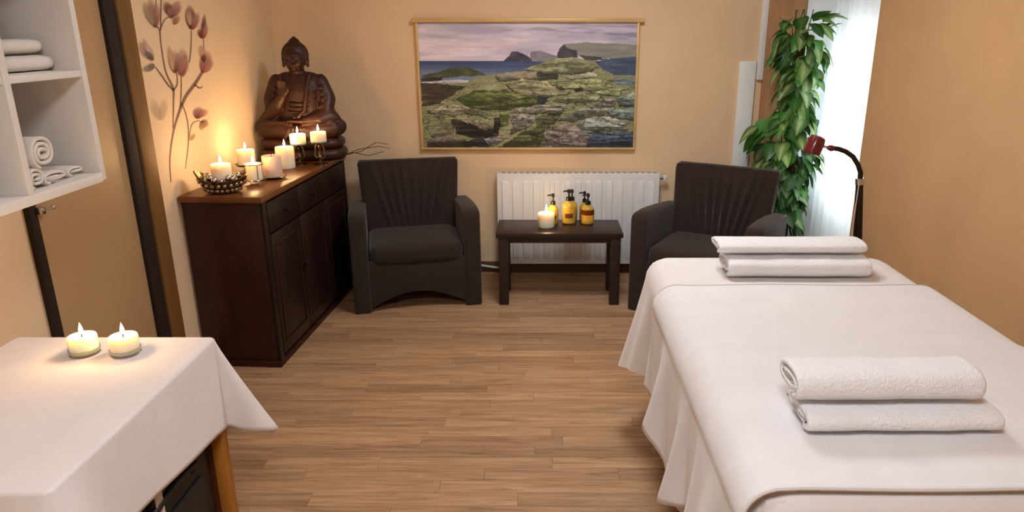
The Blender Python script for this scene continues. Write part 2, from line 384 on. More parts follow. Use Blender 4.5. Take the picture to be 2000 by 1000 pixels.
# over-blanket
BY0, BY1 = 1.185, 2.335
def blanket():
    ny = 160; rings = []; r = .083; zt = TZ+.013; xl, xr = TX0-.013, TX1+.013
    for j in range(ny+1):
        v = j/ny; yy = BY0 + (BY1-BY0)*v
        hemL = .37 + .14*G(yy-1.86, .15) + .06*G(yy-2.33, .15) + .015*math.sin(yy*27)
        pts = []
        # crease bulge on the top (soft fold line)
        cr = -.006*(1/(1+math.exp(-(yy-1.825)/.003)))+.003*G(yy-1.815, .012) 
        edge = -.010*G(yy-BY0, .03) - .004*G(yy-BY1, .012)
        nh = 22
        for k in range(nh):
            q = 1-k/nh
            o = -.004 + .016*q + (.034*math.sin(yy*19+.8*math.sin(yy*7)) + .02*math.sin(yy*37+1))*q**1.4
            o = max(o, -.004)
            pts.append((xl-o, yy+.006*q*math.sin(yy*30), zt-r-(hemL-r)*q))
        for k in range(9):
            a = PI/2*(1-k/8); pts.append((xl+r*(1-math.sin(a)), yy, zt-r*(1-math.cos(a))+(cr+edge)*(1-a/(PI/2))))
        for k in range(1, 30):
            u = k/30; x = xl+r+(xr-xl-2*r)*u
            pts.append((x, yy, zt+cr+edge+.0022*math.sin(x*11+yy*5)*math.sin(yy*8+1.3)))
        for k in range(9):
            a = PI/2*k/8; pts.append((xr-r*(1-math.sin(a)), yy, zt-r*(1-math.cos(a))+(cr+edge)*(1-a/(PI/2))))
        for k in range(1, 15):
            q = k/14; o = .012*q+.014*math.sin(yy*17)*q**1.4; pts.append((xr+max(o, 0), yy, zt-r-(.40-r)*q))
        rings.append(pts)
    mb = MB().loft(rings, caps=False, closed=False)
    o = mb.build('blanket', 'blanket', None, smooth=80)
    md = o.modifiers.new('thickness', 'SOLIDIFY'); md.thickness = .007; md.offset = 1
    return o, rings
bl, brs = blanket()
tag(bl, 'fluffy white blanket over the middle of the massage table', 'blanket')
MB().tube([Vector(p)+Vector((0, 0, .003)) for p in brs[0]], .0065, 8).build('hem', 'blanket', bl)
MB().tube([Vector(p)+Vector((0, -.004, .006)) for p in brs[-1]], .0042, 8).build('hem', 'seam_crease_shade', bl)
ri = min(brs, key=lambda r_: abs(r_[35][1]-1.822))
MB().tube([Vector(p)+Vector((0, 0, .0055)) for p in ri[22:70]], .0016, 6).build('seam_crease_shade', 'seam_crease_shade', bl)  # grey line laid along the fold crease for its shade, nothing stitched
MB().tube([Vector(r[0])+Vector((-.002, 0, 0)) for r in brs], .005, 8).build('hem', 'blanket', bl)

# ---- towels
def towel(name, label, w, h, L, loc, rz=0, th=.017, turns=2.2, m='towel', group=None, n=3.2, seed=1, tilt=0, start=PI*1.35):
    """flattened roll of thick terry; long axis x"""
    rg = random.Random(seed); k = th*1.04/(2*PI); path = []
    N = int(turns*40)
    for i in range(N+1):
        a = 2*PI*turns*i/N; sh = k*a
        aa = start - a
        rw, rh = max(w/2-sh, .004), max(h/2-sh, .003)
        cx, sx = math.cos(aa), math.sin(aa)
        path.append((math.copysign(abs(cx)**(2/n), cx)*rw, math.copysign(abs(sx)**(2/n), sx)*rh))
    outer, inner = [], []
    for i, p in enumerate(path):
        outer.append(p); d = math.hypot(*p) or 1
        tx, ty = path[min(i+1, N)][0]-path[max(i-1, 0)][0], path[min(i+1, N)][1]-path[max(i-1, 0)][1]; l = math.hypot(tx, ty) or 1
        nx, ny_ = -ty/l, tx/l
        if nx*p[0]+ny_*p[1] > 0: nx, ny_ = -nx, -ny_
        inner.append((p[0]+nx*th*.86, p[1]+ny_*th*.86))
    # tame the inner side near the centre
    loop = outer + inner[::-1]; rings = []; nx_ = 26
    xs = [0, .004, .012] + [.012+(L-.024)*i/nx_ for i in range(1, nx_)] + [L-.012, L-.004, L]
    ins = [.0035, .0012, 0] + [0]*(nx_-1) + [0, .0012, .0035]
    mid = [((a[0]+b[0])/2, (a[1]+b[1])/2) for a, b in zip(outer, inner)]; mid = mid + mid[::-1]
    for x, s_ in zip(xs, ins):
        u = x/L; rr = []
        for (py, pz), (my, mz) in zip(loop, mid):
            f = s_/(th/2); wob = 1+.018*math.sin(u*9+seed)+.012*math.sin(u*23+seed*2)
            sag = 1-.05*math.sin(PI*u)
            rr.append((x-L/2, (py+(my-py)*f)*wob, (pz+(mz-pz)*f)*(wob if pz > 0 else 1)*(sag if pz > 0 else 1)+h/2))
        rings.append(rr)
    mb = MB(); n_ = len(loop)
    mb.loft(rings, caps=False)
    no = len(outer); base0, base1 = 0, (len(rings)-1)*n_
    for b in (base0, base1):
        for i in range(no-1): mb.f.append((b+i, b+i+1, b+n_-2-i, b+n_-1-i))
    o = mb.build(name, m, None, smooth=75)
    o.location = loc; o.rotation_euler = (0, tilt, rz); return tag(o, label, 'towel', group)
zb = TZ + .021
p1 = onZ(1759, 849, zb); towel('towel', 'lower folded white towel near the foot of the massage table', .165, .060, .422, (p1.x+.004, p1.y+.066, zb), R(.5), seed=2, turns=1.5, th=.020, n=2.6)
p2 = onZ(1727, 790, zb+.062); towel('towel', 'upper rolled white towel lying on another near the massage table foot', .145, .082, .405, (p2.x+.012, p1.y+.088, zb+.0565), R(.6), seed=5, turns=2.2, th=.018, n=2.5)
zs = TZ + .001
p3 = onZ(1560, 548, zs); towel('towel', 'lower plump white towel at the far head end of the massage table', .18, .082, .510, (p3.x+.004, p3.y+.085, zs), R(-.3), seed=9, turns=2.4, th=.019, n=2.6)
towel('towel', 'upper white towel set back on another at the head end', .15, .054, .535, (p3.x-.014, p3.y+.115, zs+.078), R(.2), seed=13, turns=1.6, th=.017, n=2.4)

# ================================================================ SIDEBOARD
CZ = .868; ca = R(-3.2)   # slight turn away from the wall
cb = thing('sideboard', 'dark mahogany sideboard with drawers and doors along the left wall', 'sideboard', (-1.305, 3.212, 0), ca)
# local: x<0 towards the wall, y along the length
CL, CD = 1.20, .385
B('side_panel', 'mahog', cb, -CD, -.012, .012, .034, .03, CZ-.03, r=.002)
B('side_panel', 'mahog', cb, -CD, -.012, CL-.034, CL-.012, .03, CZ-.03, r=.002)
B('back_panel', 'mahog_dark', cb, -CD, -CD+.012, .034, CL-.034, .06, CZ-.03)
B('corner_post', 'mahog_dark', cb, -.011, .004, .012, .05, .03, CZ-.03, r=.002)
B('corner_post', 'mahog_dark', cb, -.011, .004, CL-.05, CL-.012, .03, CZ-.03, r=.002)
B('plinth', 'mahog', cb, -CD, .006, 0, CL, 0, .03, r=.003)
B('bottom_board', 'mahog_dark', cb, -CD+.012, -.012, .034, CL-.034, .03, .05)
B('worktop', 'mahog_top_glow', cb, -CD-.004, .010, -.008, CL+.008, CZ-.03, CZ, r=.004)
nd = 3; dw = (CL-.1)/nd
for i in range(nd):
    a = .05+i*dw+.004; b = .05+(i+1)*dw-.004
    dr = B('drawer_front', 'mahog_dark', cb, -.011, .006, a, b, CZ-.19, CZ-.04, r=.003)
    MB().lathe([(.006, 0), (.005, .012), (.011, .018), (.011, .024), (.004, .028)], n=14).build('knob', 'black', dr)
    k = dr.children[0]; k.rotation_euler = (0, PI/2, 0); k.location = (.006, (a+b)/2, CZ-.115)
    do = B('cabinet_door', 'mahog_dark', cb, -.011, .006, a, b, .05, CZ-.198, r=.003)
    fr = MB()
    for (u0, u1, v0, v1) in ((a+.035, b-.035, .10, .112), (a+.035, b-.035, CZ-.26, CZ-.248), (a+.035, a+.047, .112, CZ-.26), (b-.047, b-.035, .112, CZ-.26)):
        fr.box(.005, .011, u0, u1, v0, v1, r=.002)
    fr.build('door_moulding', 'mahog', do)
    kb = MB().lathe([(.006, 0), (.005, .012), (.011, .018), (.011, .024), (.004, .028)], n=14).build('knob', 'black', do)
    kb.rotation_euler = (0, PI/2, 0); kb.location = (.006, (b-.018) if i != 1 else (a+.018), .42)

# ================================================================ STATUE
def statue():
    # figure looks towards -y; total height ~.78
    mb = MB()
    def cap(a, b, ra, rb, n=14, k=7):
        a, b = Vector(a), Vector(b); mb.tube([a+(b-a)*i/k for i in range(k+1)], [ra+(rb-ra)*i/k for i in range(k+1)], n)
        mb.ball(a, ra); mb.ball(b, rb)
    def chain(pts, rs):
        for i in range(len(pts)-1): cap(pts[i], pts[i+1], rs[i], rs[i+1])
    E_ = lambda c, s, rot=None: mb.ball(c, 1, 20, 14, s, rot)
    z0 = .135
    # hips and crossed legs
    E_((0, .02, z0+.085), (.165, .12, .085))
    for s in (-1, 1):
        chain([(s*.09, .03, z0+.08), (s*.178, -.03, z0+.07), (s*.165, -.085, z0+.055)], [.082, .064, .052])
        chain([(s*.165, -.085, z0+.052), (s*.06, -.135, z0+.045), (-s*.06, -.13, z0+.05)], [.054, .044, .034])
    E_((0, -.10, z0+.045), (.16, .06, .045))
    for s in (-1, 1): E_((s*.095, .02, z0+.345), (.095, .062, .055), Matrix.Rotation(s*.35, 3, 'Y'))
    # feet soles in the lap
    for s in (-1, 1): E_((s*.085, -.135, z0+.075), (.052, .026, .02), Matrix.Rotation(s*.2, 3, 'Y'))
    # torso
    rings = []
    for z, w, dp, yo in ((.06, .145, .10, .02), (.14, .140, .095, .02), (.22, .150, .092, .015), (.29, .158, .09, .012), (.34, .150, .082, .015), (.375, .115, .070, .02), (.40, .07, .055, .02)):
        rings.append([(w*math.copysign(abs(math.cos(a))**.85, math.cos(a)), yo+dp*math.copysign(abs(math.sin(a))**.85, math.sin(a)), z0+z) for a in [2*PI*k/24 for k in range(24)]])
    mb.loft(rings)
    # neck and head
    cap((0, .012, z0+.38), (0, .0, z0+.43), .05, .046)
    hc = Vector((0, -.012, z0+.492))
    E_(hc, (.066, .074, .083)); E_(hc+Vector((0, -.012, -.035)), (.055, .058, .055))
    E_(hc+Vector((0, .012, .018)), (.074, .076, .072))
    E_(hc+Vector((0, .018, .085)), (.036, .038, .034)); E_(hc+Vector((0, .018, .112)), (.014, .014, .016))
    # face
    mb.tube([hc+Vector((0, -.074, .018)), hc+Vector((0, -.083, -.004)), hc+Vector((0, -.088, -.018))], [.005, .008, .012])
    for s in (-1, 1):
        mb.tube([hc+Vector((s*(.008+.012*i), -.076+.006*i*.6, .018+.004*math.sin(i*1.0))) for i in range(4)], .005)
        E_(hc+Vector((s*.026, -.066, .004)), (.016, .012, .009))
        E_(hc+Vector((s*.074, .005, -.012)), (.009, .018, .034)); E_(hc+Vector((s*.073, .002, -.045)), (.010, .012, .016))
        E_(hc+Vector((s*.03, -.055, -.028)), (.022, .022, .022))
    E_(hc+Vector((0, -.072, -.037)), (.022, .010, .0055)); E_(hc+Vector((0, -.070, -.047)), (.016, .010, .006)); E_(hc+Vector((0, -.062, -.066)), (.018, .014, .013))
    # curls
    rc = random.Random(3)
    for i in range(11):
        for j in range(20):
            th = .12+i*.17; ph = j/20*2*PI + (i % 2)*.15
            dv = Vector((math.sin(th)*math.cos(ph), math.sin(th)*math.sin(ph), math.cos(th)))
            if dv.y < -.35 and dv.z < .55: continue
            if dv.z < -.25: continue
            mb.ball(hc+Vector((0, .012, .018))+Vector((dv.x*.075, dv.y*.077, dv.z*.074)), .0095, 6, 4)
    # raised arm (viewer's left) and lap arm
    sh = z0+.335
    chain([(-.150, .02, sh), (-.190, -.01, z0+.24), (-.178, -.055, z0+.155)], [.058, .056, .05])
    chain([(-.178, -.055, z0+.155), (-.125, -.115, z0+.215), (-.082, -.135, z0+.265)], [.05, .038, .026])
    E_((-.075, -.138, z0+.292), (.030, .015, .034), Matrix.Rotation(.15, 3, 'Y'))
    for k, (dx, L) in enumerate(((-.022, .040), (-.008, .048), (.006, .046), (.019, .036))):
        b = Vector((-.072+dx, -.140, z0+.315)); chain([b, b+Vector((dx*.15, -.006, L*.55)), b+Vector((dx*.2, -.016, L))], [.0085, .008, .0065])
    chain([(-.05, -.142, z0+.285), (-.034, -.152, z0+.305), (-.036, -.158, z0+.325)], [.0095, .0085, .007])
    chain([(.150, .02, sh), (.196, .0, z0+.24), (.182, -.05, z0+.15)], [.058, .057, .052])
    chain([(.182, -.05, z0+.15), (.11, -.115, z0+.118), (.05, -.135, z0+.112)], [.052, .038, .026])
    E_((.022, -.140, z0+.112), (.040, .030, .014))
    for k, dy in enumerate((-.026, -.010, .006, .020)):
        b = Vector((-.006, -.140+dy, z0+.114)); L = (.042, .05, .048, .038)[k]; chain([b, b+Vector((-L*.55, 0, .003)), b+Vector((-L, 0, -.001))], [.0085, .008, .0065])
    chain([(.02, -.115, z0+.122), (-.005, -.105, z0+.134), (-.024, -.112, z0+.136)], [.0095, .0085, .007])
    # robe: folds on sleeves, hem across the chest, pleats over the legs
    for k in range(5):
        zz = z0+.20+k*.032
        mb.tube([(.235-.012*k+.0*i, -.03+.0*i, zz) if i == 0 else (.235-.012*k-.028*i, -.04-.018*i, zz-.014*i) for i in range(4)], [.005, .008, .008, .004], 8)
        mb.tube([(-.236+.012*k+.024*i, -.02-.020*i, zz-.012*i) for i in range(4)], [.005, .008, .008, .004], 8)
    mb.tube([(.095, -.055, z0+.395), (.082, -.085, z0+.33), (.066, -.092, z0+.25), (.045, -.10, z0+.17), (.0, -.115, z0+.135)], [.012, .014, .014, .012, .010], 8)
    mb.tube([(-.10, -.05, z0+.39), (-.115, -.085, z0+.32), (-.10, -.09, z0+.24)], [.010, .012, .008], 8)
    for k in range(3): mb.tube([(-.07+.01*k+.035*i, -.086-.004*math.sin(i), z0+.17+.026*k-.008*math.sin(i/4*PI)) for i in range(5)], .006, 8)
    for s in (-1, 1):
        for k in range(4):
            mb.tube([(s*(.02+.045*i), -.165+.012*i+.004*k, z0+.03+.022*k+.012*math.sin(i*.8)) for i in range(5)], [.006, .009, .010, .009, .005], 8)
    for k in range(5): mb.tube([((k-2)*.018, -.172, z0+.075), ((k-2)*.028, -.180, z0+.02), ((k-2)*.034, -.176, z0-.01)], [.006, .009, .007], 8)
    ss = lambda a, b, t_: (lambda q: q*q*(3-2*q))(min(1, max(0, (t_-a)/(b-a))))
    mb.v = [(p[0]*(1-.25*ss(z0+.10, z0+.19, p[2])+.10*ss(z0+.38, z0+.42, p[2])), p[1], p[2]) for p in mb.v]
    me = mb.mesh('figure', 0)
    tmp = bpy.data.objects.new('tmp', me); COL.objects.link(tmp)
    md = tmp.modifiers.new('r', 'REMESH'); md.mode = 'VOXEL'; md.voxel_size = .0055; md.use_smooth_shade = True
    sm = tmp.modifiers.new('s', 'SMOOTH'); sm.factor = .4; sm.iterations = 2
    dg = bpy.context.evaluated_depsgraph_get(); out = bpy.data.meshes.new_from_object(tmp.evaluated_get(dg))
    bpy.data.objects.remove(tmp); out.name = 'figure'; out.materials.clear(); out.materials.append(M['statue'])
    return out
SY = 4.275
sp = onY(600, 300, SY)
st = thing('seated_statue', 'dark carved wooden statue of a seated meditating figure with raised hand', 'statue', (-1.432, SY, CZ+.001), R(4))
fig = link('figure', statue(), st); fig.scale = (1.10, .80, .93)
def tier(z0, z1, w, d, bul, name):
    rings = []
    for i in range(9):
        q = i/8; a = math.sin(q*PI)**.6
        rings.append([((w-bul+bul*a)*math.copysign(abs(math.cos(t_))**.6, math.cos(t_)), (d-bul+bul*a)*math.copysign(abs(math.sin(t_))**.6, math.sin(t_)), z0+(z1-z0)*q) for t_ in [2*PI*k/40 for k in range(40)]])
    return MB().loft(rings).build(name, 'statue', st)
tier(0, .064, .25, .138, .02, 'base'); tier(.061, .130, .24, .13, .03, 'cushion')

# ================================================================ CANDLES
def candle(name, label, loc, r, h, watt=.35, flame=True, wax='wax', group='lit candles', lean=0, fs=1.0):
    t = thing(name, label, 'candle', loc, 0, group)
    dz = min(.006, h*.1)
    MB().lathe([(r*.96, 0), (r, .004), (r, h-.005), (r*.96, h), (r*.86, h), (r*.78, h-dz), (.002, h-dz)], n=32).build('wax_body', wax, t)
    MB().tube([(0, 0, h-dz), (.001, 0, h+.006), (.003, 0, h+.011)], .0014, 6).build('wick', 'wick', t)
    if flame:
        s = fs; prof = [(.0005, 0), (.0042, .004), (.0062, .010), (.0058, .017), (.0036, .026), (.0015, .033), (.0003, .038)]
        MB().lathe([(a*s, b*s) for a, b in prof], (0.001, 0, h+.004), n=14).build('flame', 'flame', t)
        li = bpy.data.lights.new('candle_light', 'POINT'); li.energy = watt*2.2; li.color = (1, .60, .26); li.shadow_soft_size = .012
        lo = bpy.data.objects.new('candle_light', li); COL.objects.link(lo); lo.parent = t; lo.location = (0, 0, h+.030*s+.012)
    return t
def px2m(loc): return (loc - Vector(_C)).dot(Vector(_f)) / F
def stand_on(x, y, z, r):   # pixel of the front foot -> centre
    p = onZ(x, y, z); p.y += r*.8; return p
# on the sideboard
b = stand_on(426, 381, CZ, .07)
BOWL = b.copy()
bw = thing('mosaic_bowl', 'boat-shaped mosaic metal bowl holding a candle and silver baubles', 'bowl', (b.x, b.y, CZ+.001), R(10))
def bowl_part():
    rings = []
    n = 36
    for sgn in (1, 0):
        seq = [0, .2, .45, .7, .88, 1.] if sgn else [1., .88, .7, .45, .2, 0]
        for q in seq:
            rr = []
            for k in range(n):
                a = 2*PI*k/n; ex = math.cos(a); rim = .062 + (.045 if ex < 0 else .018)*abs(ex)**3
                rad = (.04+.055*q**.7); rx = rad*(1.15+.10*q*abs(ex)); ry = rad*.82
                rr.append((rx*math.cos(a)*(1 if sgn else .94), ry*math.sin(a)*(1 if sgn else .93), (rim*q**1.6 if sgn else .006+(rim-.005)*q**1.6)))
            rings.append(rr)
    return MB().loft(rings)
bowl_part().build('shell', 'bronze', bw, 60)
mt = MB()
for k in range(44):
    a = 2*PI*k/22 + (.14 if k >= 22 else 0); q = .42 if k < 22 else .75
    rad = .04+.055*q**.7; rim = .062+(.045 if math.cos(a) < 0 else .018)*abs(math.cos(a))**3
    mt.ball((rad*(1.15+.10*q*abs(math.cos(a)))*math.cos(a)*1.0, rad*.82*math.sin(a), rim*q**1.6), .0105, 8, 6, (1, .6, 1.1), Matrix.Rotation(a-PI/2, 3, 'Z'))
mt.build('mosaic_stones', 'silver', bw)
candle('pillar_candle', 'thick lit pillar candle standing in the mosaic bowl on the sideboard', (b.x+.002, b.y+.006, CZ+.008), .045, .128, .5)
bm_ = MB().ball((0, 0, 0), 1, 14, 10).mesh('bauble'); bm_.materials.append(M['chrome'])
for k in range(15):
    a = 2*PI*k/15; rr = .058 if k % 2 else .052
    o = link('bauble', bm_); s = .013+.004*((k*7) % 3)/2; o.scale = (s, s, s)
    o.location = (b.x+1.22*rr*math.cos(a)*1.05, b.y+.98*rr*math.sin(a), CZ+.062+.016*((k*5) % 3)/2)
    tag(o, 'small shiny silver bauble in the mosaic bowl', 'bauble', 'silver baubles in the mosaic bowl')
# candle behind on its dark saucer
p = stand_on(478, 322, CZ+.05, .035)
sc_ = thing('candle_dish', 'dark round metal dish on a foot behind the bowl', 'dish', (p.x, p.y, CZ+.001))
MB().lathe([(.04, 0), (.038, .006), (.012, .012), (.010, .032), (.05, .040), (.062, .050), (.058, .051), (.045, .044), (.002, .042)], n=28).build('dish_body', 'bronze', sc_)
candle('pillar_candle', 'amber glowing lit candle on the dark dish nearest the left wall', (p.x, p.y, CZ+.0445), .045, .082, .45)
# candle in a wire stand
p = stand_on(492, 361, CZ, .03)
wh = thing('wire_candle_stand', 'small wire candle stand on curved legs', 'candle stand', (p.x+.008, p.y, CZ))
for k in range(4):
    a = PI/4+k*PI/2; MB().tube([(.062*math.cos(a), .062*math.sin(a), .003), (.05*math.cos(a), .05*math.sin(a), .016), (.042*math.cos(a), .042*math.sin(a), .022), (.044*math.cos(a), .044*math.sin(a), .10)], .0022, 6).build('wire_leg', 'silver', wh)
ring = lambda r, z, n=28: [(r*math.cos(2*PI*i/n), r*math.sin(2*PI*i/n), z) for i in range(n+1)]
MB().tube(ring(.046, .100), .0025, 6, False).build('wire_ring', 'silver', wh); MB().tube(ring(.042, .022), .0025, 6, False).build('wire_ring', 'silver', wh)
MB().lathe([(.041, .018), (.041, .021), (.001, .021)], n=20).build('wire_plate', 'silver', wh)
candle('pillar_candle', 'lit pillar candle held in the wire stand on the sideboard', (p.x+.008, p.y, CZ+.0215), .039, .082, .45)
# pale block candle on a glass dish
p = stand_on(530, 351, CZ, .04)
gd = MB().lathe([(.05, 0), (.064, .006), (.072, .016), (.069, .016), (.06, .010), (.002, .008)], n=28).build('glass_dish', 'glass'); gd.location = (p.x, p.y, CZ+.001)
tag(gd, 'clear glass dish under the pale unlit candle', 'dish')
candle('block_candle', 'pale pink unlit block candle on a clear glass dish', (p.x, p.y, CZ+.012), .048, .108, 0, False, 'wax_pink', None)
# free standing pillar
p = stand_on(556, 330, CZ, .035)
candle('pillar_candle', 'lit white pillar candle standing bare on the sideboard before the statue', (p.x, p.y, CZ+.001), .050, .118, .55)
# two pedestal holders
for (px, py, ly, nm) in ((586, 313, 281, 'left'), (626, 312, 277, 'right')):
    p = onY(px, py, 4.045); h = (onY(px, ly, p.y).z-CZ)
    t = thing('pedestal_candle_holder', 'ornate brass pedestal candle holder in front of the statue, %s one of the pair' % nm, 'candle holder', (p.x, p.y, CZ+.001), 0, 'pedestal candle holders')
    MB().lathe([(.040, 0), (.040, .004), (.020, .010), (.008, .014)], n=24).build('foot', 'silver', t)
    MB().lathe([(.008, .014), (.006, .024), (.014, .034), (.016, .042), (.008, .052), (.006, h*.66), (.011, h*.76), (.007, h*.86), (.016, h-.008)], n=18).build('stem', 'bronze', t)
    for s in (-1, 1): MB().tube([(s*.008, 0, .03), (s*.03, 0, .05), (s*.022, 0, h*.8), (s*.01, 0, h-.008)], .003, 6).build('scroll', 'silver', t)
    MB().lathe([(.016, h-.008), (.058, h-.004), (.060, h), (.002, h)], n=28).build('plate', 'silver', t)
    candle('tealight', 'short lit candle on the %s pedestal holder before the statue' % nm, (p.x, p.y, CZ+h+.002), .044, .055, .55)
# silvery twigs
tw = thing('dried_twigs', 'silvery dried twigs arching from the sideboard end beside the armchair', 'twigs', (-1.29, 4.455, CZ+.001))
o0 = Vector((-1.29, 4.455, CZ))
for pts in ([(676, 304), (700, 294), (740, 288), (762, 292)], [(678, 304), (705, 298), (735, 280), (758, 284)], [(680, 304), (690, 300), (720, 306), (750, 298)]):
    MB().tube([onY(x, y_, o0.y+.004*i)-Vector((o0.x, o0.y, CZ))+Vector((0, 0, .006)) for i, (x, y_) in enumerate(pts)], [.003-.0004*i for i in range(len(pts))], 6).build('twig', 'silver', tw)
# ---- armchairs
def arc(a, b, h, n=10):   # arch polyline between two points with rise h
    return [(a[0]+(b[0]-a[0])*i/n, a[1]+(b[1]-a[1])*i/n+h*math.sin(PI*i/n)) for i in range(n+1)]
def armchair(label, loc, rz):
    t = thing('armchair', label, 'armchair', loc, rz, 'charcoal armchairs')
    W2, D, AW = .378, .62, .098
    prof = [(0, 0), (0, .555), (.005, .574), (.02, .587), (.05, .595), (.14, .597), (.25, .590), (.38, .578), (.5, .565), (D, .55), (D, 0), (D-.06, 0), (D-.10, .055), (D-.3, .085), (.16, .07), (.075, 0)]
    for s in (-1, 1):
        a = (s*W2, s*(W2-AW)); mb = MB().prism(prof, 'x', min(a), max(a), .014, 3); mb.build('arm', 'chair', t, 50)
    xi = W2-AW
    poly = [(-xi+.001, .045)] + arc((-xi+.001, .03), (xi-.001, .03), .085, 14)[0:] + [(xi-.001, .045), (xi-.001, .315), (-xi+.001, .315)]
    poly = arc((-xi+.001, .03), (xi-.001, .03), .085, 16) + [(xi-.001, .315), (-xi+.001, .315)]
    MB().prism(poly, 'y', .012, .045, .004).build('front_apron', 'chair', t, 50)
    MB().box(-xi+.002, xi-.002, .046, D-.05, .22, .30, r=.01).build('seat_base', 'chair', t)
    # seat cushion with a soft crown
    rings = []
    for z, ins in ((.302, .012), (.308, .003), (.33, 0), (.365, 0), (.388, .006), (.398, .022), (.404, .06), (.408, .12), (.410, .2)):
        rr = []
        w, d0, d1 = xi-.004-ins, -.004+ins, D-.13-ins*.6
        for k in range(48):
            a = 2*PI*k/48; cx, sy = math.cos(a), math.sin(a)
            rr.append((w*math.copysign(abs(cx)**.22, cx), (d0+d1)/2+(d1-d0)/2*math.copysign(abs(sy)**.22, sy), z))
        rings.append(rr)
    MB().loft(rings).build('seat_cushion', 'chair', t, 60)
    # pleated back, leaning
    rings = []; NX = 64
    pleats = [(-.21, .9), (-.15, .7), (-.085, 1), (-.03, .8), (.035, 1), (.10, .8), (.165, 1), (.22, .7)]
    for j in range(19):
        q = j/18; z = .36+.44*q; wt = .285+.032*q; th = .135-.035*q
        if q > .9: th -= .02*((q-.9)/.1)**2; 
        yb = D-.115+.085*q - (.0)
        rr = []
        for k in range(NX):     # front face left->right, pleated
            u = -1+2*k/(NX-1); x = u*wt; rip = 0
            for px_, am in pleats:
                cxp = px_*(.55+.55*q); rip += am*(G(x-cxp, .013)-.6*G(x-cxp-.022, .016))
            e = min(1, (1-abs(u))*9)
            rr.append((x, yb-th/2+.014*(1-e)**2 - .026*rip*(.4+.6*math.sin(PI*min(q*1.15, 1)))*min(1, e) - .015*math.sin(PI*q)*(1-u*u), z-(.006*(abs(u))**6 if q > .95 else 0)))
        for k in range(12):
            u = 1-2*k/11; rr.append((u*wt*.985, yb+th/2, z))
        rings.append(rr)
    top = rings[-1]; cz = .8
    for sc2, dz in ((.93, .010), (.7, .014)):
        cy = sum(p[1] for p in top)/len(top); rings.append([(p[0]*(1-(1-sc2)*.15), cy+(p[1]-cy)*sc2, p[2]+dz) for p in top])
    MB().loft(rings).build('backrest', 'chair', t, 60)
    MB().box(-xi+.002, xi-.002, D-.045, D-.012, .06, .36, r=.006).build('back_panel', 'chair', t)
    for s in (-1, 1):
        for yy in (.012, D-.062): MB().box(s*(W2-.05)-.03, s*(W2-.05)+.03, yy+.005, yy+.052, -.0, .012, r=.002).build('foot', 'chair_foot', t)
    return t
# left one: front-left foot (712,608) front-right (930,596)
armchair('charcoal armchair with pleated back between the sideboard and radiator', (-.737, 3.985, .0), R(13))
armchair('charcoal armchair with pleated back turned towards the table, beside the plant', (.835, 3.80, .0), R(-30))

# ================================================================ COFFEE TABLE
ctz = .456
ct = thing('coffee_table', 'low espresso brown coffee table in front of the radiator', 'table', (.10, 4.215, 0))
B('tabletop', 'espresso', ct, -.378, .378, -.165, .165, ctz-.028, ctz, r=.003)
for sx in (-1, 1):
    for sy in (-1, 1): B('leg', 'espresso', ct, sx*.365-.029*(1+sx), sx*.365+.029*(1-sx), sy*.155-.028*(1+sy), sy*.155+.028*(1-sy), 0, ctz-.029, r=.003)
for sy in (-1, 1): B('apron', 'espresso', ct, -.306, .306, sy*.143-.009, sy*.143+.009, ctz-.062, ctz-.029, r=.002)
for sx in (-1, 1): B('apron', 'espresso', ct, sx*.345-.009, sx*.345+.009, -.098, .098, ctz-.062, ctz-.029, r=.002)
p = stand_on(1067, 446, ctz, .05)
candle('wide_candle', 'wide lit candle on the coffee table beside the oil bottles', (p.x, p.y, ctz+.001), .051, .086, .7, fs=1.3)
def bottle(label, px, py, h, kind, z=ctz, r=.042, lab=True):
    p = stand_on(px, py, z, r)
    t = thing('pump_bottle', label, 'bottle', (p.x, p.y, z+.001), 0, 'massage oil bottles')
    hb = h*.70
    prof = [(r*.86, 0), (r, .006), (r, hb*.72), (r*.95, hb*.80), (r*.78, hb*.89), (r*.46, hb*.96), (r*.36, hb), (r*.36, hb+.008)]
    bd = MB().lathe(prof, n=28).build('bottle_body', 'bottle', t)
    lv = hb*(.70 if kind == 'gold' else .62)
    MB().lathe([(r*.80, .004), (r*.93, .009), (r*.93, lv), (.001, lv)], n=24).build('oil', 'oil' if kind == 'gold' else 'oil_dark', bd)
    cap_ = MB().lathe([(r*.44, hb), (r*.44, hb+.020), (r*.2, hb+.024), (r*.14, hb+.03), (r*.14, hb+.05)], n=18).build('pump_collar', 'black', t)
    hd = MB().lathe([(r*.26, hb+.048), (r*.28, hb+.064), (r*.18, hb+.070)], n=14); hd.tube([(0, 0, hb+.060), (-.022, -.004, hb+.061), (-.036, -.006, hb+.056)], [.006, .005, .004], 8)
    hd.build('pump_head', 'black', t)
    if lab:
        def patch(z0, z1, a0, a1, m, rr):
            n = 12; vs = []
            for i in range(n+1):
                a = a0+(a1-a0)*i/n; vs += [(rr*math.sin(a), -rr*math.cos(a), z0), (rr*math.sin(a), -rr*math.cos(a), z1)]
            MB().add(vs, [(2*i, 2*i+2, 2*i+3, 2*i+1) for i in range(n)]).build('label', m, bd)
        if kind == 'gold': patch(hb*.50, hb*.70, -.85, .85, 'label', r*1.012); patch(hb*.28, hb*.48, -.6, .6, 'label_dark', r*1.012)
        else: patch(hb*.50, hb*.76, -1.5, 1.5, 'oil_dark', r*1.010); patch(hb*.18, hb*.48, -.75, .75, 'label', r*1.012)
    return t
bottle('golden oil pump bottle partly hidden behind the wide candle', 1080, 439, .172, 'gold', r=.034)
bottle('tallest golden oil pump bottle in the middle of the coffee table', 1111, 438.5, .205, 'gold', r=.042)
bottle('dark brown oil pump bottle with orange label at the right of the table', 1148, 439, .172, 'brown', r=.041)
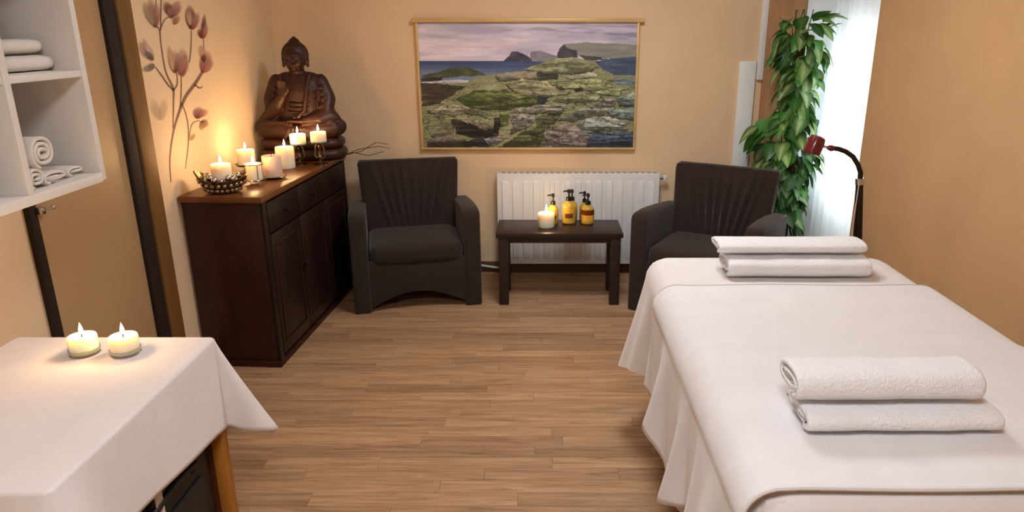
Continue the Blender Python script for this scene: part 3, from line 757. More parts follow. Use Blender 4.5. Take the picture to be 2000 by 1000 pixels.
bottle('golden pump bottle peeking out behind the tallest one', 1117, 431, .178, 'gold', r=.036, lab=False)
bottle('pump bottle standing behind the brown oil bottle', 1141.5, 431, .162, 'brown', r=.032, lab=False)

# ================================================================ RADIATOR
rx0, rx1, rz0, rz1, ry = -.302, .768, .085, .706, 4.605
rd = thing('radiator', 'white ribbed panel radiator on the back wall behind the coffee table', 'radiator', ((rx0+rx1)/2, ry, 0)); rw = (rx1-rx0)/2
B('back_panel', 'rad', rd, -rw+.01, rw-.01, .055, .068, rz0+.01, rz1-.01, r=.004)
B('front_panel', 'rad', rd, -rw, rw, .0, .012, rz0, rz1, r=.005)
nr = 15; pw = (2*rw-.04)/nr
zz0, zz1 = rz0+.035, rz1-.045
prf = []
rb = MB()
hw = pw*.36
def rib_ring(z, dpt, k): return [(-hw*k, .002, z), (-hw*.72*k, -dpt, z), (hw*.72*k, -dpt, z), (hw*k, .002, z)]
rb.loft([rib_ring(zz0, .0, .8), rib_ring(zz0+.018, .009, 1), rib_ring(zz1-.018, .009, 1), rib_ring(zz1, .0, .8)])
rbm = rb.mesh('rib', 30); rbm.materials.append(M['rad'])
for i in range(nr):
    o = link('rib', rbm, rd); o.location = (-rw+.02+pw*(i+.5), 0, 0)
B('top_grille', 'rad', rd, -rw, rw, .013, .07, rz1-.012, rz1, r=.002)
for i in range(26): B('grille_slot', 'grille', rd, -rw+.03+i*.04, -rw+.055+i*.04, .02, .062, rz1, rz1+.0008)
for s in (-1, 1): B('side_cover', 'rad', rd, s*(rw-.004)-.004, s*(rw-.004)+.004, .013, .07, rz0+.02, rz1-.013, r=.002)
for x in (-rw+.2, rw-.2): B('bracket', 'rad', rd, x-.015, x+.015, .068, YB-ry-.002, .3, .55)
v = MB().tube([(rw-.002, .03, rz1-.035), (rw+.035, .03, rz1-.035)], .009, 10).build('valve', 'chrome', rd)
MB().lathe([(.014, 0), (.016, .01), (.016, .026), (.012, .03)], n=16).build('valve_knob', 'rad', v).location = (rw+.04, .03, rz1-.045)
MB().tube([(-rw+.02, .035, rz0), (-rw+.02, .035, .05), (-rw-.02, .06, .04), (-rw-.12, .075, .05), (-rw-.12, .085, .05)], .008, 8).build('pipe', 'rad', rd)

# ================================================================ PICTURE
fx0, fx1, fz0, fz1 = -.783, .592, .868, 1.650
pf = thing('framed_picture', 'large framed coastal landscape with mossy rocks on the back wall', 'picture', ((fx0+fx1)/2, YB, fz0)); hw_, hh = (fx1-fx0)/2, fz1-fz0
B('frame_side', 'frame_gold', pf, -hw_-.014, -hw_, -.034, -.002, 0, hh, r=.003); B('frame_side', 'frame_gold', pf, hw_, hw_+.014, -.034, -.002, 0, hh, r=.003)
B('frame_bottom', 'frame_gold', pf, -hw_-.014, hw_+.014, -.034, -.002, -.014, 0, r=.003)
B('frame_top', 'frame_gold', pf, -hw_-.034, hw_+.040, -.042, -.002, hh, hh+.024, r=.004)
def painting():
    W_, H_ = 460, 270
    u, v = np.meshgrid((np.arange(W_)+.5)/W_, (np.arange(H_)+.5)/H_)   # v downwards
    # pixel frame used while reading the photo: x 120..1520, y 112..930
    X = 120+1400*u; Y = 112+818*v
    def vn(sx, sy, seed, oct=4):
        r = np.random.default_rng(seed); out = np.zeros_like(X); amp = 1; tot = 0
        for o in range(oct):
            gx, gy = int(1400/sx*2**o)+3, int(818/sy*2**o)+3; g = r.random((gy+1, gx+1))
            a = (X-120)/sx*2**o; b = (Y-112)/sy*2**o; i = a.astype(int); j = b.astype(int); fa = a-i; fb = b-j; fa = fa*fa*(3-2*fa); fb = fb*fb*(3-2*fb)
            out += amp*((g[j, i]*(1-fa)+g[j, i+1]*fa)*(1-fb)+(g[j+1, i]*(1-fa)+g[j+1, i+1]*fa)*fb); tot += amp; amp *= .55
        return out/tot
    img = np.zeros((H_, W_, 3))
    dx, dy = (vn(90, 60, 1)-.5)*60 + (vn(26, 20, 101)-.5)*26, (vn(110, 40, 2)-.5)*40 + (vn(30, 16, 102)-.5)*18
    def inside(poly, warp=1.):
        x, y = X+dx*warp, Y+dy*warp; c = np.zeros(X.shape, bool); n = len(poly)
        for i in range(n):
            (x1, y1), (x2, y2) = poly[i], poly[(i+1) % n]
            if y1 == y2: continue
            k = ((y1 > y) != (y2 > y)) & (x < (x2-x1)*(y-y1)/(y2-y1)+x1); c ^= k
        return c
    def put(mask, ca, cb, n): 
        col = np.array(ca)*(1-n[..., None])+np.array(cb)*n[..., None]; img[mask] = col[mask]
    cl = np.clip((vn(340, 45, 3, 5)-.32)*2.4, 0, 1)
    sky = np.array((168, 164, 186.))*(1-cl[..., None])+np.array((216, 206, 218.))*cl[..., None]
    dk = np.clip((vn(260, 26, 4, 4)-.55)*5, 0, 1)*np.clip((X-450)/400, 0, 1)*np.clip((250-Y)/60, 0, 1)
    sky = sky*(1-.55*dk[..., None])+np.array((104, 104, 132.))*.55*dk[..., None]
    gl = np.clip(1-abs(Y-255)/50, 0, 1)*np.clip(1-abs(X-620)/400, 0, 1); sky += gl[..., None]*np.array((22, 12, 6.))
    img[:] = sky
    sea = Y > 357
    n = vn(300, 12, 6, 4); put(sea, (44, 62, 104), (108, 122, 150), np.clip((Y-357)/90+.6*(n-.5), 0, 1))
    full = lambda seed, sx=60, sy=40: vn(sx, sy, seed, 5)
    P_ = lambda *a: list(zip(a[::2], a[1::2]))
    # headlands
    put(inside(P_(838, 300, 900, 295, 960, 312, 1020, 325, 1020, 362, 838, 358), .3), (98, 96, 112), (150, 146, 152), full(11))
    put(inside(P_(668, 357, 700, 325, 725, 295, 760, 295, 800, 312, 850, 345, 850, 358), .3), (38, 38, 52), (92, 88, 104), full(12))
    put(inside(P_(1050, 250, 1200, 240, 1380, 246, 1525, 254, 1525, 330, 1300, 345, 1240, 335, 1150, 325, 1050, 300), .3), (106, 110, 106), (152, 152, 142), full(13, 120, 20))
    put(inside(P_(1015, 340, 1018, 300, 1050, 250, 1075, 275, 1140, 290, 1145, 335, 1060, 345), .3), (34, 34, 44), (92, 90, 98), full(14))
    put(inside(P_(1150, 322, 1300, 330, 1300, 350, 1200, 352), .3), (46, 46, 50), (80, 80, 80), full(15))
    # shore base
    base = inside(P_(110, 495, 250, 490, 430, 488, 520, 460, 640, 440, 800, 425, 830, 400, 960, 345, 1120, 338, 1250, 350, 1300, 400, 1380, 440, 1530, 450, 1530, 940, 110, 940), .5)
    g1, g2 = full(20, 150, 60), full(21, 40, 14)
    put(base, (104, 110, 74), (160, 160, 128), np.clip(g1*.7+g2*.5-.1, 0, 1))
    put(inside(P_(125, 452, 260, 425, 330, 402, 430, 400, 490, 420, 550, 452, 330, 462, 160, 468), .6), (42, 48, 40), (96, 106, 74), full(22))
    put(inside(P_(130, 465, 270, 462, 250, 490, 130, 492), .4), (24, 24, 34), (60, 60, 70), full(23))
    put(inside(P_(130, 492, 280, 480, 440, 484, 430, 496, 130, 500), .4), (150, 150, 170), (220, 218, 226), full(24, 80, 10))
    put(inside(P_(125, 498, 330, 505, 420, 520, 350, 560, 240, 630, 125, 660), .8), (40, 34, 34), (84, 76, 58), full(25))
    # water right
    put(inside(P_(1290, 345, 1530, 330, 1530, 450, 1380, 445, 1300, 400), .5), (34, 52, 80), (92, 110, 136), full(26, 120, 16))
    put(inside(P_(1380, 470, 1530, 470, 1530, 520, 1400, 515), .5), (64, 82, 104), (150, 170, 168), full(27, 120, 12))
    # slabs: polygon, dark, light
    slabs = [((812, 415, 900, 370, 1020, 345, 1130, 345, 1240, 370, 1290, 400, 1200, 425, 1050, 440, 880, 435), (116, 122, 84), (172, 176, 132)),
             ((620, 455, 700, 430, 880, 430, 900, 470, 760, 485, 640, 490), (104, 100, 82), (150, 144, 118)),
             ((890, 440, 1020, 445, 1020, 475, 900, 475), (40, 46, 36), (84, 84, 70)),
             ((1020, 455, 1250, 435, 1270, 460, 1100, 475), (160, 160, 130), (196, 194, 170)),
             ((680, 520, 800, 480, 940, 490, 990, 540, 1100, 560, 1000, 585, 820, 585, 720, 550), (120, 122, 80), (180, 178, 136)),
             ((960, 500, 1150, 475, 1330, 480, 1380, 520, 1250, 560, 1160, 545, 1010, 530), (120, 132, 76), (176, 184, 130)),
             ((1120, 545, 1180, 530, 1185, 555, 1140, 562), (24, 26, 26), (50, 50, 44)),
             ((350, 600, 470, 555, 640, 550, 800, 575, 880, 600, 880, 630, 700, 660, 520, 670, 400, 640), (62, 82, 34), (124, 136, 66)),
             ((580, 590, 720, 570, 820, 590, 760, 610, 620, 605), (124, 134, 74), (164, 168, 104)),
             ((880, 595, 980, 590, 940, 630, 890, 630), (36, 42, 62), (70, 78, 96)),
             ((985, 620, 1120, 575, 1300, 585, 1260, 620, 1080, 640), (112, 124, 82), (164, 172, 132)),
             ((1240, 560, 1360, 530, 1450, 545, 1420, 580, 1300, 575), (116, 140, 84), (176, 196, 146)),
             ((1250, 640, 1380, 585, 1400, 640, 1300, 665), (112, 114, 110), (160, 160, 152)),
             ((240, 655, 420, 655, 530, 690, 540, 720, 420, 700, 280, 680), (130, 126, 92), (180, 172, 136)),
             ((160, 680, 240, 655, 400, 700, 330, 715, 180, 700), (132, 132, 104), (186, 184, 156)),
             ((320, 735, 420, 750, 590, 800, 610, 850, 480, 870, 350, 830), (22, 22, 24), (64, 62, 56)),
             ((330, 720, 500, 745, 600, 790, 540, 815, 420, 765), (124, 120, 94), (170, 162, 134)),
             ((595, 735, 640, 730, 635, 840, 600, 830), (20, 20, 22), (46, 46, 44)),
             ((630, 700, 700, 665, 690, 770, 640, 790), (92, 112, 44), (150, 160, 84)),
             ((700, 720, 860, 700, 870, 740, 800, 800, 720, 830), (118, 118, 110), (166, 162, 150)),
             ((700, 690, 860, 640, 1060, 650, 1040, 680, 860, 695), (120, 122, 100), (184, 182, 164)),
             ((870, 720, 1010, 690, 1060, 680, 1000, 760, 880, 780), (70, 84, 46), (124, 134, 90)),
             ((1020, 740, 1180, 660, 1400, 660, 1330, 710, 1130, 745), (108, 118, 100), (160, 168, 152)),
             ((1120, 790, 1260, 715, 1400, 740, 1480, 800, 1420, 840, 1200, 830), (108, 124, 110), (172, 184, 174)),
             ((1310, 720, 1400, 730, 1470, 775, 1380, 770), (164, 170, 164), (214, 218, 214)),
             ((170, 850, 260, 785, 330, 780, 300, 830, 200, 870), (112, 112, 84), (162, 156, 124)),
             ((145, 880, 300, 850, 400, 880, 390, 935, 145, 935), (62, 58, 56), (128, 120, 108)),
             ((520, 880, 620, 850, 680, 855, 600, 910, 540, 915), (120, 120, 124), (190, 186, 184)),
             ((390, 890, 520, 870, 560, 915, 390, 930), (26, 30, 38), (58, 64, 70)),
             ((640, 925, 760, 840, 880, 790, 980, 775, 960, 810, 880, 925), (56, 70, 36), (122, 134, 82)),
             ((880, 935, 960, 800, 1060, 770, 1140, 790, 1230, 850, 1220, 935), (104, 96, 94), (170, 160, 152)),
             ((1215, 935, 1230, 850, 1400, 830, 1530, 820, 1530, 940), (30, 46, 72), (78, 100, 128)),
             ((1330, 680, 1530, 655, 1530, 740, 1420, 735), (92, 118, 116), (150, 176, 164)),
             ((1400, 590, 1530, 560, 1530, 650, 1430, 650), (90, 114, 110), (156, 182, 164))]
    for k, (pl_, a, c_) in enumerate(slabs):
        poly = list(zip(pl_[::2], pl_[1::2])); y0_, y1_ = min(p[1] for p in poly), max(p[1] for p in poly)
        st_ = vn(170, 14, 40+k, 5); fine = vn(34, 16, 140+k, 4)
        n = np.clip((st_-.5)*2.2+(fine-.5)*1.1+.78-.75*np.clip((Y-y0_)/(y1_-y0_), 0, 1), 0, 1)
        m = inside(poly, .8)
        cxm = np.mean([p[0] for p in poly]); cym = np.mean([p[1] for p in poly])
        big = inside([(cxm+(p[0]-cxm)*1.03, cym+(p[1]-cym)*1.10+5) for p in poly], .8)
        img[big & ~m & base] *= .42
        c_ = tuple(min(255, v*1.06) for v in c_); a = tuple(v*.74 for v in a)
        g_ = np.mean(a); a = tuple(.8*v+.2*g_ for v in a); g_ = np.mean(c_); c_ = tuple(.82*v+.18*g_ for v in c_)
        put(m, a, c_, n)
    low = base & (Y > 480)
    cr = abs(vn(190, 34, 80, 3)-.5); img *= np.where(low & (cr < .03), .45+.55*np.clip(cr/.03, 0, 1), 1)[..., None]
    cr = abs(vn(110, 24, 82, 3)-.5); img *= np.where(low, 1-.45*np.exp(-(cr/.014)**2), 1)[..., None]; hl = np.clip((vn(200, 12, 83, 4)-.6)*4, 0, 1)*low; img += hl[..., None]*np.array((34, 34, 26.))
    cr = abs(vn(80, 40, 81, 3)-.5); img *= np.where(low & (Y > 630), 1-.5*np.exp(-(cr/.016)**2), 1)[..., None]
    img = np.where((Y < 357)[..., None], img, img*(.86+.28*full(90, 12, 6)[..., None]))
    img = np.clip(img*1.1, 0, 255)/255.; li_ = np.where(img <= .04045, img/12.92, ((img+.055)/1.055)**2.4)
    li_ = np.vstack([li_, li_[-1:]]); li_ = np.hstack([li_, li_[:, -1:]])
    gu, gv = np.meshgrid(np.linspace(-hw_, hw_, W_+1), np.linspace(hh, 0, H_+1))
    vs = np.stack([gu, np.full_like(gu, -.020), gv], -1).reshape(-1, 3)
    idx = np.arange((H_+1)*(W_+1)).reshape(H_+1, W_+1)
    q = np.stack([idx[:-1, :-1], idx[1:, :-1], idx[1:, 1:], idx[:-1, 1:]], -1).reshape(-1, 4)
    me = bpy.data.meshes.new('picture_print'); me.vertices.add(len(vs)); me.vertices.foreach_set('co', vs.ravel())
    me.loops.add(q.size); me.loops.foreach_set('vertex_index', q.ravel().astype(np.int32)); me.polygons.add(len(q))
    me.polygons.foreach_set('loop_start', np.arange(0, q.size, 4, dtype=np.int32)); me.update(calc_edges=True); me.validate()
    ca = me.color_attributes.new('col', 'FLOAT_COLOR', 'POINT'); ca.data.foreach_set('color', np.concatenate([li_.reshape(-1, 3), np.ones((len(vs), 1))], 1).ravel().astype(np.float32))
    me.materials.append(M['print']); return me
link('picture_print', painting(), pf)
B('picture_backing', 'base_wood', pf, -hw_, hw_, -.018, -.002, 0, hh)

# ================================================================ MURAL on the left wall
mu = thing('wall_mural', 'painted magnolia branches with dusky pink blossoms on the left wall', 'mural', (XL, 3.3, .9))
def wp(x, y_, lift=.0012): q = onX(x, y_, XL+lift); return Vector((q.x-XL, q.y-3.3, q.z-.9))
def colmesh(name, vs, fs, cols, parent):
    me = bpy.data.meshes.new(name); me.from_pydata(vs, [], fs)
    ca = me.color_attributes.new('col', 'FLOAT_COLOR', 'POINT'); ca.data.foreach_set('color', [c for q in cols for c in q]); me.materials.append(M['mural'])
    return link(name, me, parent)
def stroke(pts, ws, c=(128, 96, 84), a=.9, lift=.0012):
    # smooth polyline ribbon in the wall plane
    P = [Vector((p[0], p[1])) for p in pts]; out = []; ww = []
    for i in range(len(P)-1):
        p0, p1, p2, p3 = P[max(i-1, 0)], P[i], P[i+1], P[min(i+2, len(P)-1)]
        for k in range(6):
            t_ = k/6; out.append(.5*((2*p1)+(p2-p0)*t_+(2*p0-5*p1+4*p2-p3)*t_*t_+(3*p1-p0-3*p2+p3)*t_**3)); ww.append(ws[i]+(ws[i+1]-ws[i])*t_)
    out.append(P[-1]); ww.append(ws[-1]); vs = []; cols = []; fs = []
    cl = lin(c)
    for i, p in enumerate(out):
        d_ = (out[min(i+1, len(out)-1)]-out[max(i-1, 0)]).normalized(); n = Vector((-d_.y, d_.x))
        for s_, al in ((-1, 0), (-.45, a), (.45, a), (1, 0)):
            q = p+n*ww[i]*s_*.8; vs.append(wp(q.x, q.y, lift)); cols.append((*cl, al))
        if i: b0 = 4*(i-1); fs += [(b0+k, b0+k+1, b0+5+k, b0+4+k) for k in range(3)]
    return colmesh('branch', vs, fs, cols, mu)
def petal(parent, bx, by, tx, ty, w, cb, ctip, a=.95, lift=.002, name='petal'):
    b_, t_ = Vector((bx, by)), Vector((tx, ty)); d_ = t_-b_; n = Vector((-d_.y, d_.x)).normalized(); vs = []; cols = []; fs = []
    c1, c2 = lin(cb), lin(ctip); NU, NV = 10, 8
    for i in range(NU+1):
        u = i/NU; wid = w*math.sin(PI*min(1, u*.93+.05))**.75*(1 if u < .6 else 1)
        for j in range(NV+1):
            v = -1+2*j/NV; q = b_+d_*u+n*wid*v*.5; vs.append(wp(q.x, q.y, lift))
            f = min(1, max(0, u*.9+.25*abs(v)*u)); al = a*(1-abs(v)**3)*max(0, 1-.25*u-.75*u**4)*(1 if u > .01 else .6)
            cols.append((*[c1[k]*(1-f)+c2[k]*f for k in range(3)], al))
    for i in range(NU):
        for j in range(NV): k = i*(NV+1)+j; fs.append((k, k+1, k+NV+2, k+NV+1))
    return colmesh(name, vs, fs, cols, parent)
for pts, ws in (([(334, 356), (332, 310), (338, 262), (348, 225), (362, 190), (380, 165), (396, 140)], [1.2, 2, 3, 4, 5, 5.5, 4]),
                ([(338, 250), (339, 200), (338, 172), (324, 140), (315, 90), (312, 60), (306, 52)], [1.5, 2.5, 3.5, 2.5, 2.2, 2.5, 2]),
                ([(338, 175), (328, 165), (314, 145), (303, 130)], [3, 3, 2.5, 1.6]),
                ([(338, 178), (346, 165), (346, 150), (344, 140)], [2.5, 2.5, 2, 1.5]),
                ([(352, 210), (354, 180), (354, 150)], [1.5, 2.2, 1.6]), ([(370, 122), (373, 95), (374, 60)], [1.6, 2, 1.5]),
                ([(314, 60), (314, 30), (315, 0)], [2, 2.5, 2]), ([(314, 55), (322, 38), (332, 33)], [2, 2, 1.5]),
                ([(355, 200), (366, 235), (368, 280), (362, 330)], [1.5, 1.8, 1.6, .8]), ([(369, 275), (374, 245), (386, 236), (392, 238)], [1.2, 1.4, 1.4, 1.2]),
                ([(380, 165), (390, 172), (396, 168)], [2.5, 2.5, 1]), ([(398, 100), (398, 85), (397, 75)], [1.2, 1.4, 1.2]), ([(306, -10), (304, 15), (304, 30)], [1.2, 1.5, 1.2])):
    stroke(pts, ws)
DK, MD, LT, GY, TN = (74, 18, 16), (140, 66, 60), (206, 160, 146), (150, 132, 120), (196, 160, 116)
blooms = [
 [(303, 54, 292, -6, 22, DK, LT), (305, 54, 308, 4, 16, MD, LT), (300, 50, 280, 2, 20, GY, TN)],
 [(336, 32, 322, 2, 22, DK, MD), (338, 32, 350, 0, 24, MD, LT), (340, 48, 350, 28, 16, (150, 62, 34), LT), (336, 36, 330, 14, 16, DK, LT)],
 [(374, 58, 370, 8, 24, DK, MD), (376, 58, 388, 22, 18, MD, LT), (372, 50, 366, 14, 14, TN, LT)],
 [(396, 75, 400, 25, 12, DK, MD), (394, 75, 388, 55, 12, DK, (170, 80, 50)), (398, 75, 404, 44, 14, (150, 60, 40), LT)],
 [(300, 118, 270, 80, 26, GY, LT), (300, 118, 278, 72, 12, (226, 206, 184), LT), (299, 117, 283, 98, 14, (78, 60, 56), GY)],
 [(302, 130, 276, 138, 16, (92, 78, 78), (178, 160, 150)), (302, 126, 290, 132, 12, (110, 96, 96), GY)],
 [(342, 143, 340, 96, 26, DK, (220, 180, 164)), (356, 150, 356, 92, 30, (118, 52, 52), LT), (350, 146, 364, 104, 20, MD, LT), (338, 138, 330, 86, 14, TN, LT)],
 [(396, 142, 408, 98, 28, (120, 40, 36), LT), (398, 142, 418, 118, 16, (168, 90, 60), LT), (400, 118, 392, 86, 18, TN, LT), (398, 122, 398, 104, 12, DK, MD)],
 [(384, 232, 392, 208, 26, (74, 26, 32), (190, 130, 126)), (388, 226, 408, 216, 16, MD, LT)],
 [(392, 238, 408, 246, 20, (66, 40, 40), (190, 150, 110)), (394, 240, 394, 256, 12, (150, 96, 60), TN)],
 [(372, 274, 382, 260, 10, (176, 116, 88), TN)],
 [(312, 235, 296, 190, 22, (196, 168, 142), (206, 180, 150)), (316, 235, 322, 190, 20, (196, 168, 142), (206, 180, 150))]]
for i, bl_ in enumerate(blooms):
    e = bpy.data.objects.new('blossom', None); COL.objects.link(e); e.parent = mu
    for k, pt in enumerate(bl_): petal(e, *pt, a=.95 if i < 11 else .5, lift=.0018+.0006*k)

# ================================================================ WHITE WALL SHELF + towels
SX, SYE, SZ0 = -1.36, 2.19, 1.160   # front plane, far end, underside
cw, chh, tk = .322, .310, .024
ws = thing('wall_shelf', 'white wooden cube shelf hung on the left wall above the covered table', 'shelf', (XL, SYE, SZ0))
dx_ = SX-XL; NC, NR = 3, 3; LY = NC*cw+tk; LZ = NR*chh+tk
for i in range(NC+1): B('upright', 'shelf', ws, .012, dx_, -i*cw-tk, -i*cw, tk*1.0 if 0 < i < NC else 0, LZ-tk if 0 < i < NC else LZ, r=.0015)
B('bottom_board', 'shelf', ws, .012, dx_+.004, -NC*cw, -tk, -.004, tk, r=.002)
B('top_board', 'shelf', ws, .012, dx_, -NC*cw, -tk, LZ-tk, LZ, r=.002)
for j in range(1, NR):
    for i in range(NC): B('shelf_board', 'shelf', ws, .012, dx_-.003, -(i+1)*cw, -i*cw-tk, j*chh, j*chh+tk*.8, r=.0015)
B('back_board', 'shelf', ws, .001, .012, -LY, 0, 0, LZ)
def shelf_pos(ci, rj): return SYE-(ci+.5)*cw-tk/2, SZ0+rj*chh+(tk*.8 if rj else tk)
# folded pair in the upper compartment
ya, za = shelf_pos(0, 1)
towel('folded_towel', 'upper cream folded towel in the top compartment of the wall shelf', .15, .046, .25, (SX-.15, ya-.008, za+.0485), R(90), th=.013, turns=1.5, m='towel_shelf', seed=21, group='towels on the wall shelf')
towel('folded_towel', 'lower cream folded towel in the top compartment of the wall shelf', .16, .050, .27, (SX-.14, ya-.002, za+.001), R(90), th=.014, turns=1.5, m='towel_shelf', seed=22, group='towels on the wall shelf')
ya, za = shelf_pos(0, 0)
towel('rolled_towel', 'large rolled white towel on top of the pile in the lower shelf compartment', .115, .10, .24, (SX-.145, ya-.055, za+.045), R(4), th=.014, turns=2.6, n=2.2, m='towel_shelf', seed=23, group='towels on the wall shelf')
towel('rolled_towel', 'small rolled white towel underneath by the shelf divider', .075, .062, .22, (SX-.13, ya-.103, za+.001), R(2), th=.011, turns=2.2, n=2.2, m='towel_shelf', seed=24, group='towels on the wall shelf')
towel('folded_towel', 'flat folded white towel under the big roll in the lower compartment', .095, .042, .22, (SX-.13, ya-.018, za+.001), R(-3), th=.011, turns=1.6, n=2.6, m='towel_shelf', seed=25, group='towels on the wall shelf')
towel('folded_towel', 'slim folded cream towel lying alone at the right of the lower compartment', .085, .034, .24, (SX-.155, ya+.084, za+.001), R(3), th=.010, turns=1.5, n=2.6, m='towel_shelf', seed=26, group='towels on the wall shelf')
ya, za = shelf_pos(1, 0)
for k in range(3):
    towel('rolled_towel', ('bottom', 'middle', 'top')[k]+' small rolled towel of the pile at the left picture edge of the shelf', .085, .042, .2, (SX-.125, ya+.035-.006*k, za+.001+k*.0415), R(2), th=.011, turns=1.6, n=2.4, m='towel_shelf', seed=31+k, group='towels on the wall shelf')

# ================================================================ COVERED SIDE TABLE (left foreground)
SZ = .742; sx0, sx1, sy0, sy1 = -1.53, -.962, 1.18, 1.905
tr = thing('side_table', 'pine side table under a white cloth in the left foreground', 'table', ((sx0+sx1)/2, (sy0+sy1)/2, 0)); ox, oy = -(sx0+sx1)/2, -(sy0+sy1)/2
B('tabletop', 'pine', tr, sx0+ox, sx1+ox, sy0+oy, sy1+oy, SZ-.03, SZ-.001, r=.003)
for (x, yy) in ((sx0, sy0), (sx1-.036, sy0), (sx0, sy1-.036), (sx1-.036, sy1-.036)):
    B('leg', 'pine', tr, x+ox, x+.036+ox, yy+oy, yy+.036+oy, 0, SZ-.031, r=.003)
for x in (sx0+.004, sx1-.026): 
    B('rail', 'pine', tr, x+ox, x+.022+ox, sy0+.037+oy, sy1-.037+oy, .115, .155, r=.003)
    B('rail', 'pine', tr, x+ox, x+.022+ox, sy0+.037+oy, sy1-.037+oy, SZ-.09, SZ-.032, r=.003)
for yy in (sy0+.004, sy1-.026): B('rail', 'pine', tr, sx0+.037+ox, sx1-.037+ox, yy+oy, yy+.022+oy, .115, .155, r=.003)
B('side_board', 'pine_dark', tr, sx0+.037+ox, sx1-.037+ox, sy1-.03+oy, sy1-.018+oy, .156, SZ-.031, r=.002)
for k in range(6):
    a = sx0+.03+k*.086; B('shelf_slat', 'pine', tr, a+ox, a+.076+ox, sy0+.03+oy, sy1-.03+oy, .156, .170, r=.002)
def cl_hang(p):
    s, dc, ci = p[2], p[3], p[4]
    L = .285 + .006*math.sin(s*9)
    if p[1][0] > .995: L -= .075*max(0, min(1, (sy1-p[0][1])/.6))
    if ci == 1:
        if p[1][0] > .995: pass
        elif dc < 1e-6: L += .045*math.sin(PI*(p[5]+.5)) + .05*(p[5]+.5)
        else: L += .05*G(dc, .2)
    elif ci in (0, 2, 3): L += .10*G(dc, .06)
    return L
def cl_out(p, q):
    s, dc, ci = p[2], p[3], p[4]
    o = (.010 + .005*math.sin(s*14+1))*q
    if ci == 1:
        if dc < 1e-6: o += .135*max(0, math.sin(PI*min(1, (p[5]+.5)*1.05)))**.8*q**1.1 + .02*(p[5]+.5)*q
        elif p[1][1] > .9: o += .02*G(dc, .1)*q
    else: o += .10*G(dc, .07)*q
    o -= .0*q
    return o
tc = drape((sx0-.006, sx1+.006, sy0-.006, sy1+.006), SZ+.004, .016, .008, cl_hang, cl_out, 'tablecloth', 'cloth', nh=20, wrinkle=.0015)
md = tc.modifiers.new('thickness', 'SOLIDIFY'); md.thickness = .0025; md.offset = 1
tag(tc, 'white cloth draped over the side table in the left foreground', 'tablecloth')
# candles in glass cups
for k, (px, nm) in enumerate(((155, 'left'), (236, 'right'))):
    p = stand_on(px, 698, SZ+.007, .033); z = SZ+.008
    g = MB().lathe([(.033, 0), (.039, .003), (.039, .016), (.0375, .016), (.0375, .004), (.001, .004)], n=32).build('glass_cup', 'glass'); g.location = (p.x, p.y, z)
    tag(g, 'shallow clear glass cup under the %s candle on the tablecloth' % nm, 'glass cup')
    candle('wide_candle', '%s short wide lit candle in a glass cup on the white tablecloth' % nm, (p.x, p.y, z+.0045), .0365, .048, .32, fs=.9)
# black bag and a paper tag box on the lower shelf
bg = thing('storage_bag', 'black nylon bag on the lower shelf of the side table', 'bag', (-1.20, 1.62, .171))
MB().box(-.205, .205, -.24, .235, 0, .33, r=.035, seg=4).build('bag_body', 'bag', bg)
MB().tube([(.205, -.12, .24), (.222, -.11, .27), (.224, 0, .285), (.222, .11, .27), (.205, .12, .24)], .010, 8).build('bag_handle', 'bag', bg)
MB().box(.205, .213, -.16, .16, .04, .20, r=.003).build('bag_pocket', 'bag', bg)
q = onX(312, 985, -.975)
tg = thing('paper_tag', 'small white paper tag with red print hanging below the tablecloth hem', 'tag', (-.975, q.y, q.z-.04))
B('tag_card', 'tag_white', tg, -.0015, .0015, -.016, .016, -.02, .07)
B('tag_print', 'tag_red', tg, .0015, .0018, -.010, .010, .036, .044); B('tag_print', 'tag_red', tg, .0015, .0018, -.010, .006, .02, .026)

# ================================================================ FLOOR LAMP
LYy = 3.05
def L_(x, y_): return onY(x, y_, LYy)
pb = L_(1677, 462)
lp = thing('gooseneck_floor_lamp', 'gooseneck floor lamp with a dark red spot head by the curtain', 'floor lamp', (pb.x, LYy, 0))
rel = lambda v: Vector((v.x-pb.x, v.y-LYy, v.z))
MB().lathe([(.13, 0), (.13, .012), (.115, .02), (.02, .028), (.016, .04)], n=32).build('base', 'pole', lp)
MB().tube([(0, 0, .03), rel(L_(1677, 462)), rel(L_(1679, 352))], .0155, 12).build('pole', 'pole', lp)
MB().tube([rel(L_(1668, 462))+Vector((-.002, 0, -.5)), rel(L_(1670, 462))+Vector((-.002, 0, 0)), rel(L_(1674, 352))], .006, 8).build('pole_rod', 'pole', lp)
MB().tube([rel(L_(1679, 360)), rel(L_(1679, 348))], .018, 12).build('collar', 'chrome', lp)
MB().tube([rel(L_(*p)) for p in ((1680, 350), (1681, 338), (1676, 322), (1666, 306), (1652, 296), (1638, 291), (1624, 289))], .0105, 12).build('gooseneck', 'pole', lp)
MB().tube([rel(L_(*p)) for p in ((1629, 290), (1624, 289.5), (1619, 288.5), (1615, 288))], [.010, .014, .011, .006], 12).build('joint', 'lamp_red', lp)
MB().tube([rel(L_(1616, 288)), rel(L_(1606, 285))], .005, 8).build('swivel', 'chrome', lp)
a_, b_ = rel(L_(1603, 276))+Vector((.004, .0, .012)), rel(L_(1581, 294))
ax = (rel(L_(1606, 279))-rel(L_(1577, 290))).normalized()
hc_ = rel(L_(1591, 284)); hd = MB()
prof_ = [(.020, .042), (.032, .036), (.036, .015), (.037, -.030), (.037, -.036), (.033, -.036), (.033, .01), (.002, .012)]
dirv = Vector((-.34, -.06, -.94)).normalized(); rotm = dirv.to_track_quat('-Z', 'Y').to_matrix()
rings = [[hc_+rotm @ Vector((r_*math.cos(2*PI*k/24), r_*math.sin(2*PI*k/24), z_)) for k in range(24)] for r_, z_ in prof_]
MB().loft(rings).build('lamp_head', 'lamp_red', lp)
